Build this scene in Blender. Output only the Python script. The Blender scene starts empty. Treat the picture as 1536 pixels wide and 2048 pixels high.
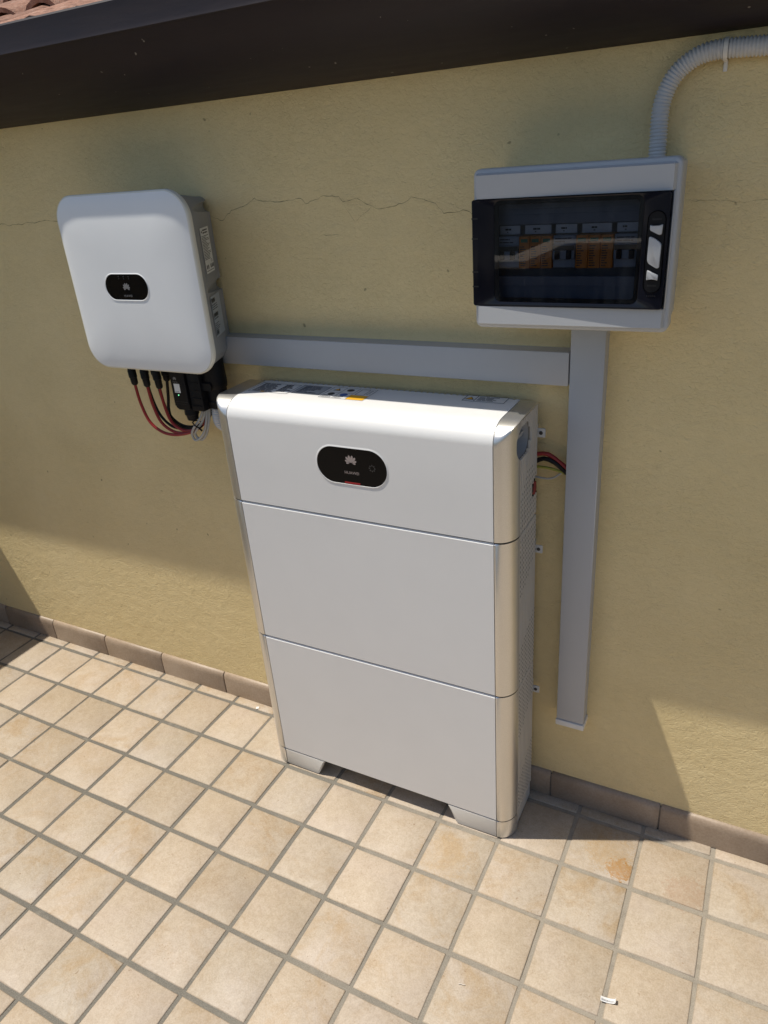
import bpy, bmesh, math, random
from mathutils import Vector, Matrix
random.seed(7)
S = bpy.context.scene
COL = S.collection

# ------------------------------------------------------------------ camera
cam_d = bpy.data.cameras.new('camera')
cam_d.sensor_width = 36.0
cam_d.lens = 25.72
cam_d.clip_start = 0.02
cam_d.clip_end = 5000
cam = bpy.data.objects.new('camera', cam_d)
COL.objects.link(cam)
cam.location = (0.69708, -1.32166, 1.43333)
cam.rotation_euler = (1.114015, 0.074417, 0.476806)
S.camera = cam

# ------------------------------------------------------------------ sky and sun
SUN_DIR = Vector((0.385, 0.160, -1.0)).normalized()      # the way the light travels
world = bpy.data.worlds.new('World')
S.world = world
world.use_nodes = True
wn = world.node_tree
wn.nodes.clear()
wo = wn.nodes.new('ShaderNodeOutputWorld')
wb = wn.nodes.new('ShaderNodeBackground')
sk = wn.nodes.new('ShaderNodeTexSky')
sk.sky_type = 'NISHITA'
sk.sun_disc = False
sk.sun_elevation = math.asin(-SUN_DIR.z)
sk.sun_rotation = math.atan2(-SUN_DIR.x, -SUN_DIR.y)
sk.air_density = 1.0
sk.dust_density = 1.0
wb.inputs['Strength'].default_value = 0.112
wn.links.new(sk.outputs[0], wb.inputs['Color'])
wn.links.new(wb.outputs[0], wo.inputs['Surface'])

sun_d = bpy.data.lights.new('sun', 'SUN')
sun_d.energy = 5.0
sun_d.angle = math.radians(0.53)
sun_d.color = (1.0, 0.935, 0.82)
sun = bpy.data.objects.new('sun', sun_d)
COL.objects.link(sun)
sun.location = (-2, -1, 6)
sun.rotation_euler = SUN_DIR.to_track_quat('-Z', 'Y').to_euler()

S.view_settings.view_transform = 'Standard'
S.view_settings.look = 'None'
S.view_settings.exposure = -0.15
S.view_settings.gamma = 1.0
S.view_settings.use_curve_mapping = False

# ------------------------------------------------------------------ node helpers
def new_mat(name):
    m = bpy.data.materials.new(name)
    m.use_nodes = True
    nt = m.node_tree
    return m, nt, nt.nodes['Principled BSDF']

def N(nt, t, **kw):
    n = nt.nodes.new(t)
    for k, v in kw.items():
        if k in n.inputs: n.inputs[k].default_value = v
        else: setattr(n, k, v)
    return n

def LK(nt, a, b): nt.links.new(a, b)

def rgb(c): return (c[0], c[1], c[2], 1.0)

def ramp(nt, src, stops):
    r = nt.nodes.new('ShaderNodeValToRGB')
    e = r.color_ramp.elements
    e[0].position, e[0].color = stops[0][0], rgb(stops[0][1])
    e[1].position, e[1].color = stops[-1][0], rgb(stops[-1][1])
    for p, c in stops[1:-1]:
        x = e.new(p); x.color = rgb(c)
    LK(nt, src, r.inputs[0])
    return r.outputs[0]

def noise(nt, vec, scale, detail=3, rough=0.55, dist=0.0):
    n = N(nt, 'ShaderNodeTexNoise')
    n.inputs['Scale'].default_value = scale
    n.inputs['Detail'].default_value = detail
    n.inputs['Roughness'].default_value = rough
    n.inputs['Distortion'].default_value = dist
    if vec is not None: LK(nt, vec, n.inputs['Vector'])
    return n.outputs['Fac']

def mix(nt, fac, a, b, mode='MIX'):
    m = nt.nodes.new('ShaderNodeMix')
    m.data_type = 'RGBA'; m.blend_type = mode
    for s, v in ((0, fac), (6, a), (7, b)):
        if hasattr(v, 'links'): LK(nt, v, m.inputs[s])
        elif isinstance(v, (int, float)): m.inputs[s].default_value = v
        else: m.inputs[s].default_value = rgb(v)
    return m.outputs[2]

def math_(nt, op, a, b=None, clamp=False):
    m = nt.nodes.new('ShaderNodeMath'); m.operation = op; m.use_clamp = clamp
    for i, v in enumerate((a, b)):
        if v is None: continue
        if hasattr(v, 'links'): LK(nt, v, m.inputs[i])
        else: m.inputs[i].default_value = v
    return m.outputs[0]

def bump(nt, h, bsdf, strength=0.5, dist=0.001):
    b = nt.nodes.new('ShaderNodeBump')
    b.inputs['Strength'].default_value = strength
    b.inputs['Distance'].default_value = dist
    LK(nt, h, b.inputs['Height'])
    LK(nt, b.outputs[0], bsdf.inputs['Normal'])
    return b

def objco(nt):
    return nt.nodes.new('ShaderNodeTexCoord').outputs['Object']

def worldco(nt):
    return nt.nodes.new('ShaderNodeNewGeometry').outputs['Position']

def plain(name, col, rough=0.5, metal=0.0, var=0.06, spec=0.5, scale=9.0, fine=0.0, coat=0.0):
    """painted or moulded surface with a faint uneven tone, dust and micro relief"""
    m, nt, b = new_mat(name)
    co = worldco(nt)
    f = noise(nt, co, scale, 4, 0.6)
    lo = tuple(c * (1 - var) for c in col); hi = tuple(min(1, c * (1 + var)) for c in col)
    LK(nt, ramp(nt, f, [(0.3, lo), (0.7, hi)]), b.inputs['Base Color'])
    r = noise(nt, co, scale * 4, 3)
    rr = math_(nt, 'MULTIPLY_ADD', r, 0.18)
    rr.node.inputs[2].default_value = rough - 0.09
    LK(nt, rr, b.inputs['Roughness'])
    b.inputs['Metallic'].default_value = metal
    b.inputs['Specular IOR Level'].default_value = spec
    b.inputs['Coat Weight'].default_value = coat
    if fine > 0:
        bump(nt, noise(nt, co, 900, 2), b, fine, 0.0004)
    return m

# ------------------------------------------------------------------ materials
def mat_wall():
    m, nt, b = new_mat('ochre_render')
    co = worldco(nt)
    big = noise(nt, co, 2.2, 5, 0.6)
    fine = noise(nt, co, 60, 4, 0.6)
    c1 = ramp(nt, big, [(0.3, (0.755, 0.608, 0.322)), (0.55, (0.80, 0.650, 0.357)), (0.75, (0.81, 0.668, 0.382))])
    c2 = mix(nt, 0.06, c1, ramp(nt, fine, [(0.35, (0.55, 0.44, 0.21)), (0.65, (0.84, 0.73, 0.45))]))
    # small dark pinholes and specks
    sp = noise(nt, co, 45, 1, 0.4)
    spm = ramp(nt, sp, [(0.765, (0, 0, 0)), (0.79, (1, 1, 1))])
    c3 = mix(nt, math_(nt, 'MULTIPLY', spm, 0.55), c2, (0.17, 0.12, 0.06))
    # splash dirt low down and a few weathered patches
    sx = nt.nodes.new('ShaderNodeSeparateXYZ'); LK(nt, co, sx.inputs[0])
    dn = noise(nt, co, 9, 5, 0.7)
    low = math_(nt, 'MULTIPLY', math_(nt, 'SUBTRACT', 0.20, sx.outputs['Z'], True), 3.2)
    c3 = mix(nt, math_(nt, 'MULTIPLY', math_(nt, 'MULTIPLY', low, ramp(nt, dn, [(0.42, (0, 0, 0)), (0.7, (1, 1, 1))])), 0.55), c3, (0.50, 0.38, 0.20))
    pn = noise(nt, co, 3.1, 6, 0.72, 0.6)
    c3 = mix(nt, math_(nt, 'MULTIPLY', ramp(nt, pn, [(0.55, (0, 0, 0)), (0.72, (1, 1, 1))]), 0.22), c3, (0.62, 0.50, 0.27))
    LK(nt, c3, b.inputs['Base Color'])
    b.inputs['Roughness'].default_value = 0.9
    b.inputs['Specular IOR Level'].default_value = 0.25
    # trowelled stucco: worm-like ridges plus orange peel, patchy in strength
    v = nt.nodes.new('ShaderNodeMapping'); v.vector_type = 'POINT'
    v.inputs['Scale'].default_value = (1.0, 1.0, 1.35)
    LK(nt, co, v.inputs[0])
    h1 = noise(nt, v.outputs[0], 120, 3, 0.5, 1.0)
    ridge = math_(nt, 'ABSOLUTE', math_(nt, 'SUBTRACT', h1, 0.5))
    h2 = noise(nt, v.outputs[0], 230, 3, 0.6)
    h3 = noise(nt, v.outputs[0], 26, 2, 0.5, 0.6)
    patch = noise(nt, co, 5, 2)
    hh = math_(nt, 'ADD', math_(nt, 'MULTIPLY', ridge, -1.25), math_(nt, 'MULTIPLY', h2, 0.5))
    hh = math_(nt, 'MULTIPLY', hh, math_(nt, 'MULTIPLY_ADD', patch, 1.4))
    hh.node.inputs[1].links[0].from_node.inputs[2].default_value = 0.25
    hh = math_(nt, 'ADD', hh, math_(nt, 'MULTIPLY', h3, 0.9))
    bump(nt, hh, b, 0.9, 0.0032)
    return m

def mat_tile():
    m, nt, b = new_mat('terrace_tile_ceramic')
    oi = nt.nodes.new('ShaderNodeObjectInfo')
    co = objco(nt)
    wc = worldco(nt)
    off = nt.nodes.new('ShaderNodeVectorMath'); off.operation = 'MULTIPLY_ADD'
    LK(nt, oi.outputs['Random'], off.inputs[0]); off.inputs[1].default_value = (37, 91, 53)
    LK(nt, co, off.inputs[2])
    p = off.outputs[0]
    sx = nt.nodes.new('ShaderNodeSeparateXYZ'); LK(nt, wc, sx.inputs[0])
    rnd = oi.outputs['Random']
    r2 = math_(nt, 'FRACT', math_(nt, 'MULTIPLY', rnd, 17.31))
    a = noise(nt, p, 24, 8, 0.72, 0.4)
    base = ramp(nt, a, [(0.28, (0.405, 0.328, 0.242)), (0.5, (0.445, 0.368, 0.280)), (0.75, (0.478, 0.405, 0.322))])
    pk = noise(nt, p, 9, 4, 0.55, 0.3)
    base = mix(nt, math_(nt, 'MULTIPLY', ramp(nt, pk, [(0.46, (0, 0, 0)), (0.66, (1, 1, 1))]), 0.6), base, (0.475, 0.400, 0.338))
    # warm ochre clouds, strong on some tiles and faint on others
    oc = noise(nt, p, 13, 6, 0.68, 0.7)
    amt = math_(nt, 'MULTIPLY_ADD', math_(nt, 'POWER', r2, 1.4), 0.95); amt.node.inputs[2].default_value = 0.10
    base = mix(nt, math_(nt, 'MULTIPLY', ramp(nt, oc, [(0.47, (0, 0, 0)), (0.66, (1, 1, 1))]), amt), base, (0.385, 0.268, 0.150))
    # grey walked-in grime
    gy = noise(nt, wc, 6, 5, 0.65, 0.4)
    base = mix(nt, math_(nt, 'MULTIPLY', ramp(nt, gy, [(0.52, (0, 0, 0)), (0.75, (1, 1, 1))]), 0.22), base, (0.33, 0.29, 0.235))
    tone = ramp(nt, rnd, [(0, (0.85, 0.81, 0.76)), (0.25, (1.0, 0.965, 0.92)), (0.5, (0.95, 0.96, 0.98)), (0.75, (1.03, 1.02, 1.03)), (1, (1.10, 1.07, 1.05))])
    base = mix(nt, 1.0, base, tone, 'MULTIPLY')
    g = noise(nt, p, 330, 2, 0.6)
    base = mix(nt, 0.2, base, ramp(nt, g, [(0.35, (0.22, 0.17, 0.11)), (0.62, (0.58, 0.51, 0.41))]))
    md = noise(nt, p, 75, 5, 0.7, 0.6)
    base = mix(nt, 0.16, base, ramp(nt, md, [(0.36, (0.25, 0.19, 0.12)), (0.62, (0.56, 0.50, 0.41))]))
    # clustered pores and pale scratches in the glaze
    cl = ramp(nt, noise(nt, p, 26, 3, 0.6), [(0.5, (0, 0, 0)), (0.68, (1, 1, 1))])
    po = ramp(nt, noise(nt, p, 260, 2, 0.5), [(0.60, (0, 0, 0)), (0.68, (1, 1, 1))])
    base = mix(nt, math_(nt, 'MULTIPLY', math_(nt, 'MULTIPLY', cl, po), 0.5), base, (0.25, 0.155, 0.085))
    fl = noise(nt, p, 85, 4, 0.75, 2.4)
    base = mix(nt, math_(nt, 'MULTIPLY', ramp(nt, fl, [(0.66, (0, 0, 0)), (0.71, (1, 1, 1))]), 0.55), base, (0.62, 0.575, 0.50))
    bs = noise(nt, p, 120, 2, 0.5)
    base = mix(nt, math_(nt, 'MULTIPLY', ramp(nt, bs, [(0.73, (0, 0, 0)), (0.77, (1, 1, 1))]), 0.6), base, (0.20, 0.12, 0.06))
    # rust stains by the cabinet
    nz = noise(nt, wc, 110, 5, 0.75)
    for (sx, sy, sr, col, amt) in ((0.562, -0.172, 0.034, (0.36, 0.165, 0.025), 0.95), (0.535, -0.135, 0.06, (0.40, 0.25, 0.10), 0.45),
                                   (0.695, -0.175, 0.05, (0.32, 0.185, 0.105), 0.5), (0.20, -0.30, 0.07, (0.42, 0.28, 0.13), 0.35)):
        d = nt.nodes.new('ShaderNodeVectorMath'); d.operation = 'DISTANCE'
        LK(nt, wc, d.inputs[0]); d.inputs[1].default_value = (sx, sy, 0.0)
        q = math_(nt, 'ADD', math_(nt, 'DIVIDE', d.outputs['Value'], sr), math_(nt, 'MULTIPLY_ADD', nz, 2.4))
        q.node.inputs[1].links[0].from_node.inputs[2].default_value = -1.2
        k = ramp(nt, q, [(0.50, (0.75, 0.75, 0.75)), (0.74, (1, 1, 1)), (0.82, (0, 0, 0))])
        sp_ = ramp(nt, noise(nt, wc, 150 + 40 * sr * 10, 5, 0.75, 0.8), [(0.36, (0.25, 0.25, 0.25)), (0.58, (1, 1, 1))])
        base = mix(nt, math_(nt, 'MULTIPLY', math_(nt, 'MULTIPLY', k, sp_), amt), base, col)
    LK(nt, base, b.inputs['Base Color'])
    rg = math_(nt, 'MULTIPLY_ADD', a, 0.3); rg.node.inputs[2].default_value = 0.38
    LK(nt, rg, b.inputs['Roughness'])
    b.inputs['Specular IOR Level'].default_value = 0.35
    h = math_(nt, 'ADD', noise(nt, p, 34, 3, 0.5, 0.5), math_(nt, 'MULTIPLY', noise(nt, p, 190, 3, 0.6), 0.28))
    h = math_(nt, 'ADD', h, math_(nt, 'MULTIPLY', fl, 0.25))
    bump(nt, h, b, 0.6, 0.0014)
    return m

def mat_grout():
    m, nt, b = new_mat('cement_grout')
    co = worldco(nt)
    f = noise(nt, co, 3, 4)
    g = noise(nt, co, 420, 3, 0.7)
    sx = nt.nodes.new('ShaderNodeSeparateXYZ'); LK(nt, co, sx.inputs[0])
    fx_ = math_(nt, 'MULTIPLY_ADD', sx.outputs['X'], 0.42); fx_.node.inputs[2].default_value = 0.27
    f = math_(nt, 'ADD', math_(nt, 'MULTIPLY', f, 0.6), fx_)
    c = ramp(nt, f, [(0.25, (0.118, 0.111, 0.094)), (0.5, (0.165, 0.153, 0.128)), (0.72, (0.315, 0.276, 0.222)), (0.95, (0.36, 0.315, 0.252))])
    d2 = noise(nt, co, 38, 5, 0.7)
    c = mix(nt, math_(nt, 'MULTIPLY', ramp(nt, d2, [(0.5, (0, 0, 0)), (0.7, (1, 1, 1))]), 0.45), c, (0.105, 0.09, 0.07))
    d3 = noise(nt, co, 22, 4, 0.6)
    c = mix(nt, math_(nt, 'MULTIPLY', ramp(nt, d3, [(0.56, (0, 0, 0)), (0.7, (1, 1, 1))]), 0.4), c, (0.36, 0.32, 0.26))
    c = mix(nt, 0.35, c, ramp(nt, g, [(0.35, (0.10, 0.09, 0.075)), (0.68, (0.36, 0.335, 0.285))]))
    LK(nt, c, b.inputs['Base Color'])
    b.inputs['Roughness'].default_value = 0.95
    bump(nt, g, b, 0.5, 0.0008)
    return m

def mat_skirting():
    m, nt, b = new_mat('skirting_ceramic')
    oi = nt.nodes.new('ShaderNodeObjectInfo')
    co = worldco(nt)
    a = noise(nt, co, 14, 5, 0.6, 0.4)
    c = ramp(nt, a, [(0.28, (0.285, 0.215, 0.155)), (0.55, (0.345, 0.27, 0.205)), (0.78, (0.39, 0.32, 0.255))])
    c = mix(nt, 1.0, c, ramp(nt, oi.outputs['Random'], [(0, (0.92, 0.90, 0.88)), (1, (1.05, 1.03, 1.0))]), 'MULTIPLY')
    g = noise(nt, co, 200, 3, 0.7)
    c = mix(nt, 0.15, c, ramp(nt, g, [(0.35, (0.2, 0.14, 0.09)), (0.65, (0.6, 0.5, 0.4))]))
    LK(nt, c, b.inputs['Base Color'])
    b.inputs['Roughness'].default_value = 0.5
    bump(nt, noise(nt, co, 60, 4, 0.6), b, 0.3, 0.0008)
    return m

def mat_silver():
    m, nt, b = new_mat('brushed_silver_lacquer')
    co = worldco(nt)
    g = noise(nt, co, 1400, 2, 0.6)
    LK(nt, ramp(nt, g, [(0.3, (0.63, 0.625, 0.61)), (0.7, (0.79, 0.785, 0.77))]), b.inputs['Base Color'])
    b.inputs['Metallic'].default_value = 0.92
    b.inputs['Roughness'].default_value = 0.37
    bump(nt, g, b, 0.10, 0.0003)
    return m

def mat_gutter():
    m, nt, b = new_mat('dark_brown_gutter_paint')
    co = worldco(nt)
    st = nt.nodes.new('ShaderNodeMapping'); st.inputs['Scale'].default_value = (1, 6, 6)
    LK(nt, co, st.inputs[0])
    f = noise(nt, st.outputs[0], 9, 4, 0.6)
    c = ramp(nt, f, [(0.3, (0.0125, 0.0080, 0.0125)), (0.7, (0.0180, 0.0120, 0.0165))])
    sp = noise(nt, co, 95, 1, 0.3)
    c = mix(nt, math_(nt, 'MULTIPLY', ramp(nt, sp, [(0.80, (0, 0, 0)), (0.83, (1, 1, 1))]), 0.5), c, (0.45, 0.42, 0.38))
    LK(nt, c, b.inputs['Base Color'])
    r = math_(nt, 'MULTIPLY_ADD', f, 0.25); r.node.inputs[2].default_value = 0.42
    b.inputs['Specular IOR Level'].default_value = 0.35
    LK(nt, r, b.inputs['Roughness'])
    bump(nt, noise(nt, st.outputs[0], 20, 3), b, 0.12, 0.002)
    return m

def mat_roof():
    m, nt, b = new_mat('weathered_clay')
    oi = nt.nodes.new('ShaderNodeObjectInfo')
    co = worldco(nt)
    a = noise(nt, co, 45, 5, 0.7)
    c = ramp(nt, a, [(0.3, (0.16, 0.085, 0.06)), (0.5, (0.33, 0.18, 0.125)), (0.72, (0.44, 0.29, 0.22))])
    c = mix(nt, 1.0, c, ramp(nt, oi.outputs['Random'], [(0, (0.75, 0.72, 0.72)), (1, (1.12, 1.08, 1.05))]), 'MULTIPLY')
    l = noise(nt, co, 130, 3, 0.7)
    c = mix(nt, math_(nt, 'MULTIPLY', ramp(nt, l, [(0.58, (0, 0, 0)), (0.66, (1, 1, 1))]), 0.5), c, (0.12, 0.10, 0.085))
    LK(nt, c, b.inputs['Base Color'])
    b.inputs['Roughness'].default_value = 0.95
    bump(nt, math_(nt, 'ADD', a, l), b, 0.7, 0.004)
    return m

def mat_smoked():
    m, nt, b = new_mat('smoked_acrylic')
    nt.nodes.remove(b)
    out = nt.nodes['Material Output']
    tr = N(nt, 'ShaderNodeBsdfTransparent'); tr.inputs[0].default_value = (0.44, 0.48, 0.56, 1)
    gl = N(nt, 'ShaderNodeBsdfGlossy'); gl.inputs['Roughness'].default_value = 0.015
    gl.inputs['Color'].default_value = (1, 1, 1, 1)
    fr = N(nt, 'ShaderNodeFresnel'); fr.inputs['IOR'].default_value = 1.5
    mx = N(nt, 'ShaderNodeMixShader')
    LK(nt, math_(nt, 'MULTIPLY', fr.outputs[0], 1.0), mx.inputs[0])
    LK(nt, tr.outputs[0], mx.inputs[1]); LK(nt, gl.outputs[0], mx.inputs[2])
    # faint dust haze and wipe marks on the pane
    co = worldco(nt)
    st = nt.nodes.new('ShaderNodeMapping'); st.inputs['Scale'].default_value = (60, 1, 7)
    LK(nt, co, st.inputs[0])
    d = noise(nt, st.outputs[0], 1.0, 3, 0.6)
    df = N(nt, 'ShaderNodeBsdfDiffuse'); df.inputs[0].default_value = (0.55, 0.6, 0.65, 1)
    mx2 = N(nt, 'ShaderNodeMixShader')
    LK(nt, math_(nt, 'MULTIPLY', ramp(nt, d, [(0.45, (0, 0, 0)), (0.8, (1, 1, 1))]), 0.03), mx2.inputs[0])
    LK(nt, mx.outputs[0], mx2.inputs[1]); LK(nt, df.outputs[0], mx2.inputs[2])
    LK(nt, mx2.outputs[0], out.inputs['Surface'])
    return m

def mat_led(name, col, s):
    m, nt, b = new_mat(name)
    b.inputs['Base Color'].default_value = rgb(col)
    b.inputs['Emission Color'].default_value = rgb(col)
    b.inputs['Emission Strength'].default_value = s
    return m

M = dict(
    wall=mat_wall(), tile=mat_tile(), grout=mat_grout(), skirting=mat_skirting(), silver=mat_silver(),
    gutter=mat_gutter(), roof=mat_roof(), smoked=mat_smoked(),
    white=plain('white_powder_coat', (0.755, 0.755, 0.75), 0.42, var=0.012, fine=0.12),
    inv_white=plain('white_inverter_shell', (0.785, 0.81, 0.835), 0.45, var=0.012, fine=0.08),
    rim=plain('cream_rim_plastic', (0.70, 0.69, 0.62), 0.5, var=0.02),
    inv_grey=plain('grey_cast_metal', (0.27, 0.275, 0.285), 0.55, var=0.06, fine=0.15),
    trunk=plain('pale_grey_pvc', (0.415, 0.425, 0.445), 0.42, var=0.02),
    trunk_cap=plain('light_grey_end_cap', (0.72, 0.70, 0.67), 0.5, var=0.02),
    box=plain('light_grey_enclosure', (0.475, 0.49, 0.51), 0.45, var=0.015, fine=0.1),
    vent=plain('vent_grey_lacquer', (0.68, 0.66, 0.63), 0.45, metal=0.25, var=0.03),
    footpaint=plain('satin_grey_paint', (0.60, 0.59, 0.565), 0.4, metal=0.15, var=0.02, fine=0.1),
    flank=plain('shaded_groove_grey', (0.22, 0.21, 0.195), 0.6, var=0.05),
    dark=plain('black_interior', (0.012, 0.012, 0.013), 0.7, var=0.1),
    recess=plain('recess_grey', (0.40, 0.41, 0.43), 0.5, var=0.05),
    gloss_black=plain('gloss_black_panel', (0.003, 0.003, 0.004), 0.10, var=0.05, spec=0.12),
    door_dark=plain('smoke_dark_frame', (0.008, 0.009, 0.015), 0.12, var=0.1, spec=0.3),
    black=plain('black_plastic', (0.007, 0.007, 0.009), 0.5, var=0.1, fine=0.2, spec=0.22),
    red=plain('red_cable_sheath', (0.28, 0.016, 0.016), 0.4, var=0.08),
    redplug=plain('dark_red_plug', (0.22, 0.02, 0.015), 0.45, var=0.08),
    blackcable=plain('black_cable_sheath', (0.008, 0.008, 0.009), 0.45, var=0.1, spec=0.25),
    greycable=plain('grey_cable_sheath', (0.42, 0.41, 0.39), 0.45, var=0.04),
    earth=plain('yellow_green_sheath', (0.33, 0.32, 0.05), 0.45, var=0.1),
    conduit=plain('grey_corrugated_pvc', (0.56, 0.565, 0.58), 0.42, var=0.03),
    paper=plain('white_sticker', (0.74, 0.74, 0.73), 0.5, var=0.015),
    greypaper=plain('grey_sticker', (0.40, 0.42, 0.45), 0.5, var=0.03),
    navy=plain('navy_ink', (0.02, 0.024, 0.045), 0.55, var=0.05),
    ink=plain('black_ink', (0.03, 0.03, 0.032), 0.55, var=0.05),
    paleink=plain('grey_ink', (0.30, 0.30, 0.31), 0.55, var=0.05),
    emblem=plain('emblem_print', (0.36, 0.30, 0.285), 0.4, var=0.04),
    emblem_d=plain('emblem_dim_print', (0.20, 0.20, 0.205), 0.4, var=0.04),
    dimprint=plain('faint_print', (0.035, 0.035, 0.037), 0.4, var=0.04),
    redbar=plain('red_light_bar', (0.35, 0.01, 0.02), 0.25, var=0.05),
    yellow=plain('amber_sticker', (0.80, 0.42, 0.02), 0.5, var=0.02),
    orange=plain('orange_moulded_plastic', (0.88, 0.26, 0.006), 0.45, var=0.03),
    green=plain('green_indicator', (0.03, 0.20, 0.08), 0.4, var=0.03),
    blue=plain('blue_ink', (0.02, 0.10, 0.36), 0.5, var=0.05),
    breaker=plain('breaker_grey', (0.36, 0.40, 0.45), 0.45, var=0.02),
    inside=plain('enclosure_inner_grey', (0.24, 0.265, 0.31), 0.6, var=0.03),
    bracket=plain('galvanised_bracket', (0.62, 0.63, 0.64), 0.5, metal=0.2, var=0.05),
    screw=plain('dark_screw', (0.08, 0.08, 0.085), 0.4, metal=0.8, var=0.1),
    crack=plain('crack_shadow', (0.23, 0.17, 0.09), 0.95, var=0.2),
    coping=plain('pale_coping_stone', (0.72, 0.66, 0.58), 0.8, var=0.06),
    parapet=plain('parapet_render', (0.07, 0.055, 0.045), 0.9, var=0.06),
    land=plain('far_scrub', (0.025, 0.03, 0.028), 0.95, var=0.4, scale=0.02),
    twig=plain('pale_splinter', (0.75, 0.70, 0.62), 0.7, var=0.05),
    led=mat_led('green_led', (0.25, 1.0, 0.45), 1.2),
)

# ------------------------------------------------------------------ object helpers
LOC = {}
def thing(name, label, cat, loc=(0, 0, 0), group=None):
    o = bpy.data.objects.new(name, None)
    o.empty_display_size = 0.05
    COL.objects.link(o); o.location = loc
    o['label'] = label; o['category'] = cat
    if group: o['group'] = group
    LOC[o.name] = Vector(loc)
    return o

def tag(o, label, cat, group=None):
    o['label'] = label; o['category'] = cat
    if group: o['group'] = group
    return o

def obj(name, bm, mat, parent=None, smooth=35, kind=None):
    me = bpy.data.meshes.new(name)
    if isinstance(bm, bpy.types.Mesh): me = bm
    else:
        bmesh.ops.recalc_face_normals(bm, faces=bm.faces) if getattr(bm, '_rc', True) else None
        bm.to_mesh(me); bm.free()
    if smooth:
        me.shade_smooth(); me.set_sharp_from_angle(angle=math.radians(smooth))
    o = bpy.data.objects.new(name, me)
    COL.objects.link(o)
    if mat is not None:
        me.materials.clear()
        me.materials.append(M[mat] if isinstance(mat, str) else mat)
    if parent is not None:
        l = LOC[parent.name]
        me.transform(Matrix.Translation(-l))
        o.parent = parent
        LOC[o.name] = l
    else:
        LOC[o.name] = Vector((0, 0, 0))
    if kind: o['kind'] = kind
    return o

class Frame:
    """a plane in space: O + u*U + v*V, n along N"""
    def __init__(s, O, U, V):
        s.O = Vector(O); s.U = Vector(U).normalized(); s.V = Vector(V).normalized(); s.N = s.U.cross(s.V)
    def p(s, u, v, n=0.0): return s.O + s.U * u + s.V * v + s.N * n

def front(y): return Frame((0, y, 0), (1, 0, 0), (0, 0, 1))     # N = -y
def top(z): return Frame((0, 0, z), (1, 0, 0), (0, 1, 0))       # N = +z

def box(bm, x0, x1, y0, y1, z0, z1, bev=0.0, seg=2):
    vs = [bm.verts.new(c) for c in ((x0, y0, z0), (x1, y0, z0), (x1, y1, z0), (x0, y1, z0), (x0, y0, z1), (x1, y0, z1), (x1, y1, z1), (x0, y1, z1))]
    fs = [bm.faces.new([vs[i] for i in f]) for f in ((3, 2, 1, 0), (4, 5, 6, 7), (0, 1, 5, 4), (1, 2, 6, 5), (2, 3, 7, 6), (3, 0, 4, 7))]
    if bev > 0:
        es = list({e for f in fs for e in f.edges})
        bmesh.ops.bevel(bm, geom=es, offset=bev, segments=seg, affect='EDGES', profile=0.5)

def prism(bm, fr, pts, n0, n1, bev=0.0, seg=2, sides_only=False):
    """outline pts (u,v), counter-clockwise, extruded from n0 to n1 (n1 = front)"""
    a = [bm.verts.new(fr.p(u, v, n0)) for u, v in pts]
    b = [bm.verts.new(fr.p(u, v, n1)) for u, v in pts]
    k = len(pts)
    f1 = bm.faces.new(b); f0 = bm.faces.new(a[::-1])
    for i in range(k):
        j = (i + 1) % k
        bm.faces.new((a[i], a[j], b[j], b[i]))
    if bev > 0:
        bmesh.ops.bevel(bm, geom=list(f1.edges), offset=bev, segments=seg, affect='EDGES', profile=0.5)

def quad(bm, fr, u0, u1, v0, v1, n):
    bm.faces.new([bm.verts.new(fr.p(u, v, n)) for u, v in ((u0, v0), (u1, v0), (u1, v1), (u0, v1))])

def rrect(u0, u1, v0, v1, r, n=8):
    if not isinstance(r, (tuple, list)): r = (r,) * 4
    pts = []
    for (cu, cv, a0), rr in zip(((u1, v0, -90), (u1, v1, 0), (u0, v1, 90), (u0, v0, 180)), r):
        ccu = cu - rr if cu == u1 else cu + rr
        ccv = cv - rr if cv == v1 else cv + rr
        for i in range(n + 1):
            a = math.radians(a0 + 90 * i / n)
            pts.append((ccu + rr * math.cos(a), ccv + rr * math.sin(a)))
    return pts

def round_poly(pts, r, n=4):
    out = []
    k = len(pts)
    for i in range(k):
        p0, p, p1 = (Vector(pts[(i - 1) % k]), Vector(pts[i]), Vector(pts[(i + 1) % k]))
        a = (p0 - p); b = (p1 - p)
        t = min(r, a.length * .45, b.length * .45)
        s = p + a.normalized() * t; e = p + b.normalized() * t
        for j in range(n + 1):
            w = j / n
            q = s * (1 - w) ** 2 + p * 2 * w * (1 - w) + e * w * w
            out.append((q.x, q.y))
    return out

def ring_strip(bm, loops, close=True, caps=False):
    vs = [[bm.verts.new(p) for p in lp] for lp in loops]
    for A, B in zip(vs, vs[1:]):
        k = len(A)
        for i in range(k if close else k - 1):
            j = (i + 1) % k
            bm.faces.new((A[i], A[j], B[j], B[i]))
    if caps:
        bm.faces.new(vs[0][::-1]); bm.faces.new(vs[-1])
    return vs

def catmull(pts, step):
    P = [Vector(p) for p in pts]
    P = [P[0] * 2 - P[1]] + P + [P[-1] * 2 - P[-2]]
    out = []
    for i in range(1, len(P) - 2):
        p0, p1, p2, p3 = P[i - 1:i + 3]
        n = max(2, int((p2 - p1).length / step))
        for j in range(n):
            t = j / n
            out.append(0.5 * ((2 * p1) + (p2 - p0) * t + (2 * p0 - 5 * p1 + 4 * p2 - p3) * t * t + (3 * p1 - p0 - 3 * p2 + p3) * t ** 3))
    out.append(P[-2].copy())
    return out

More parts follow.
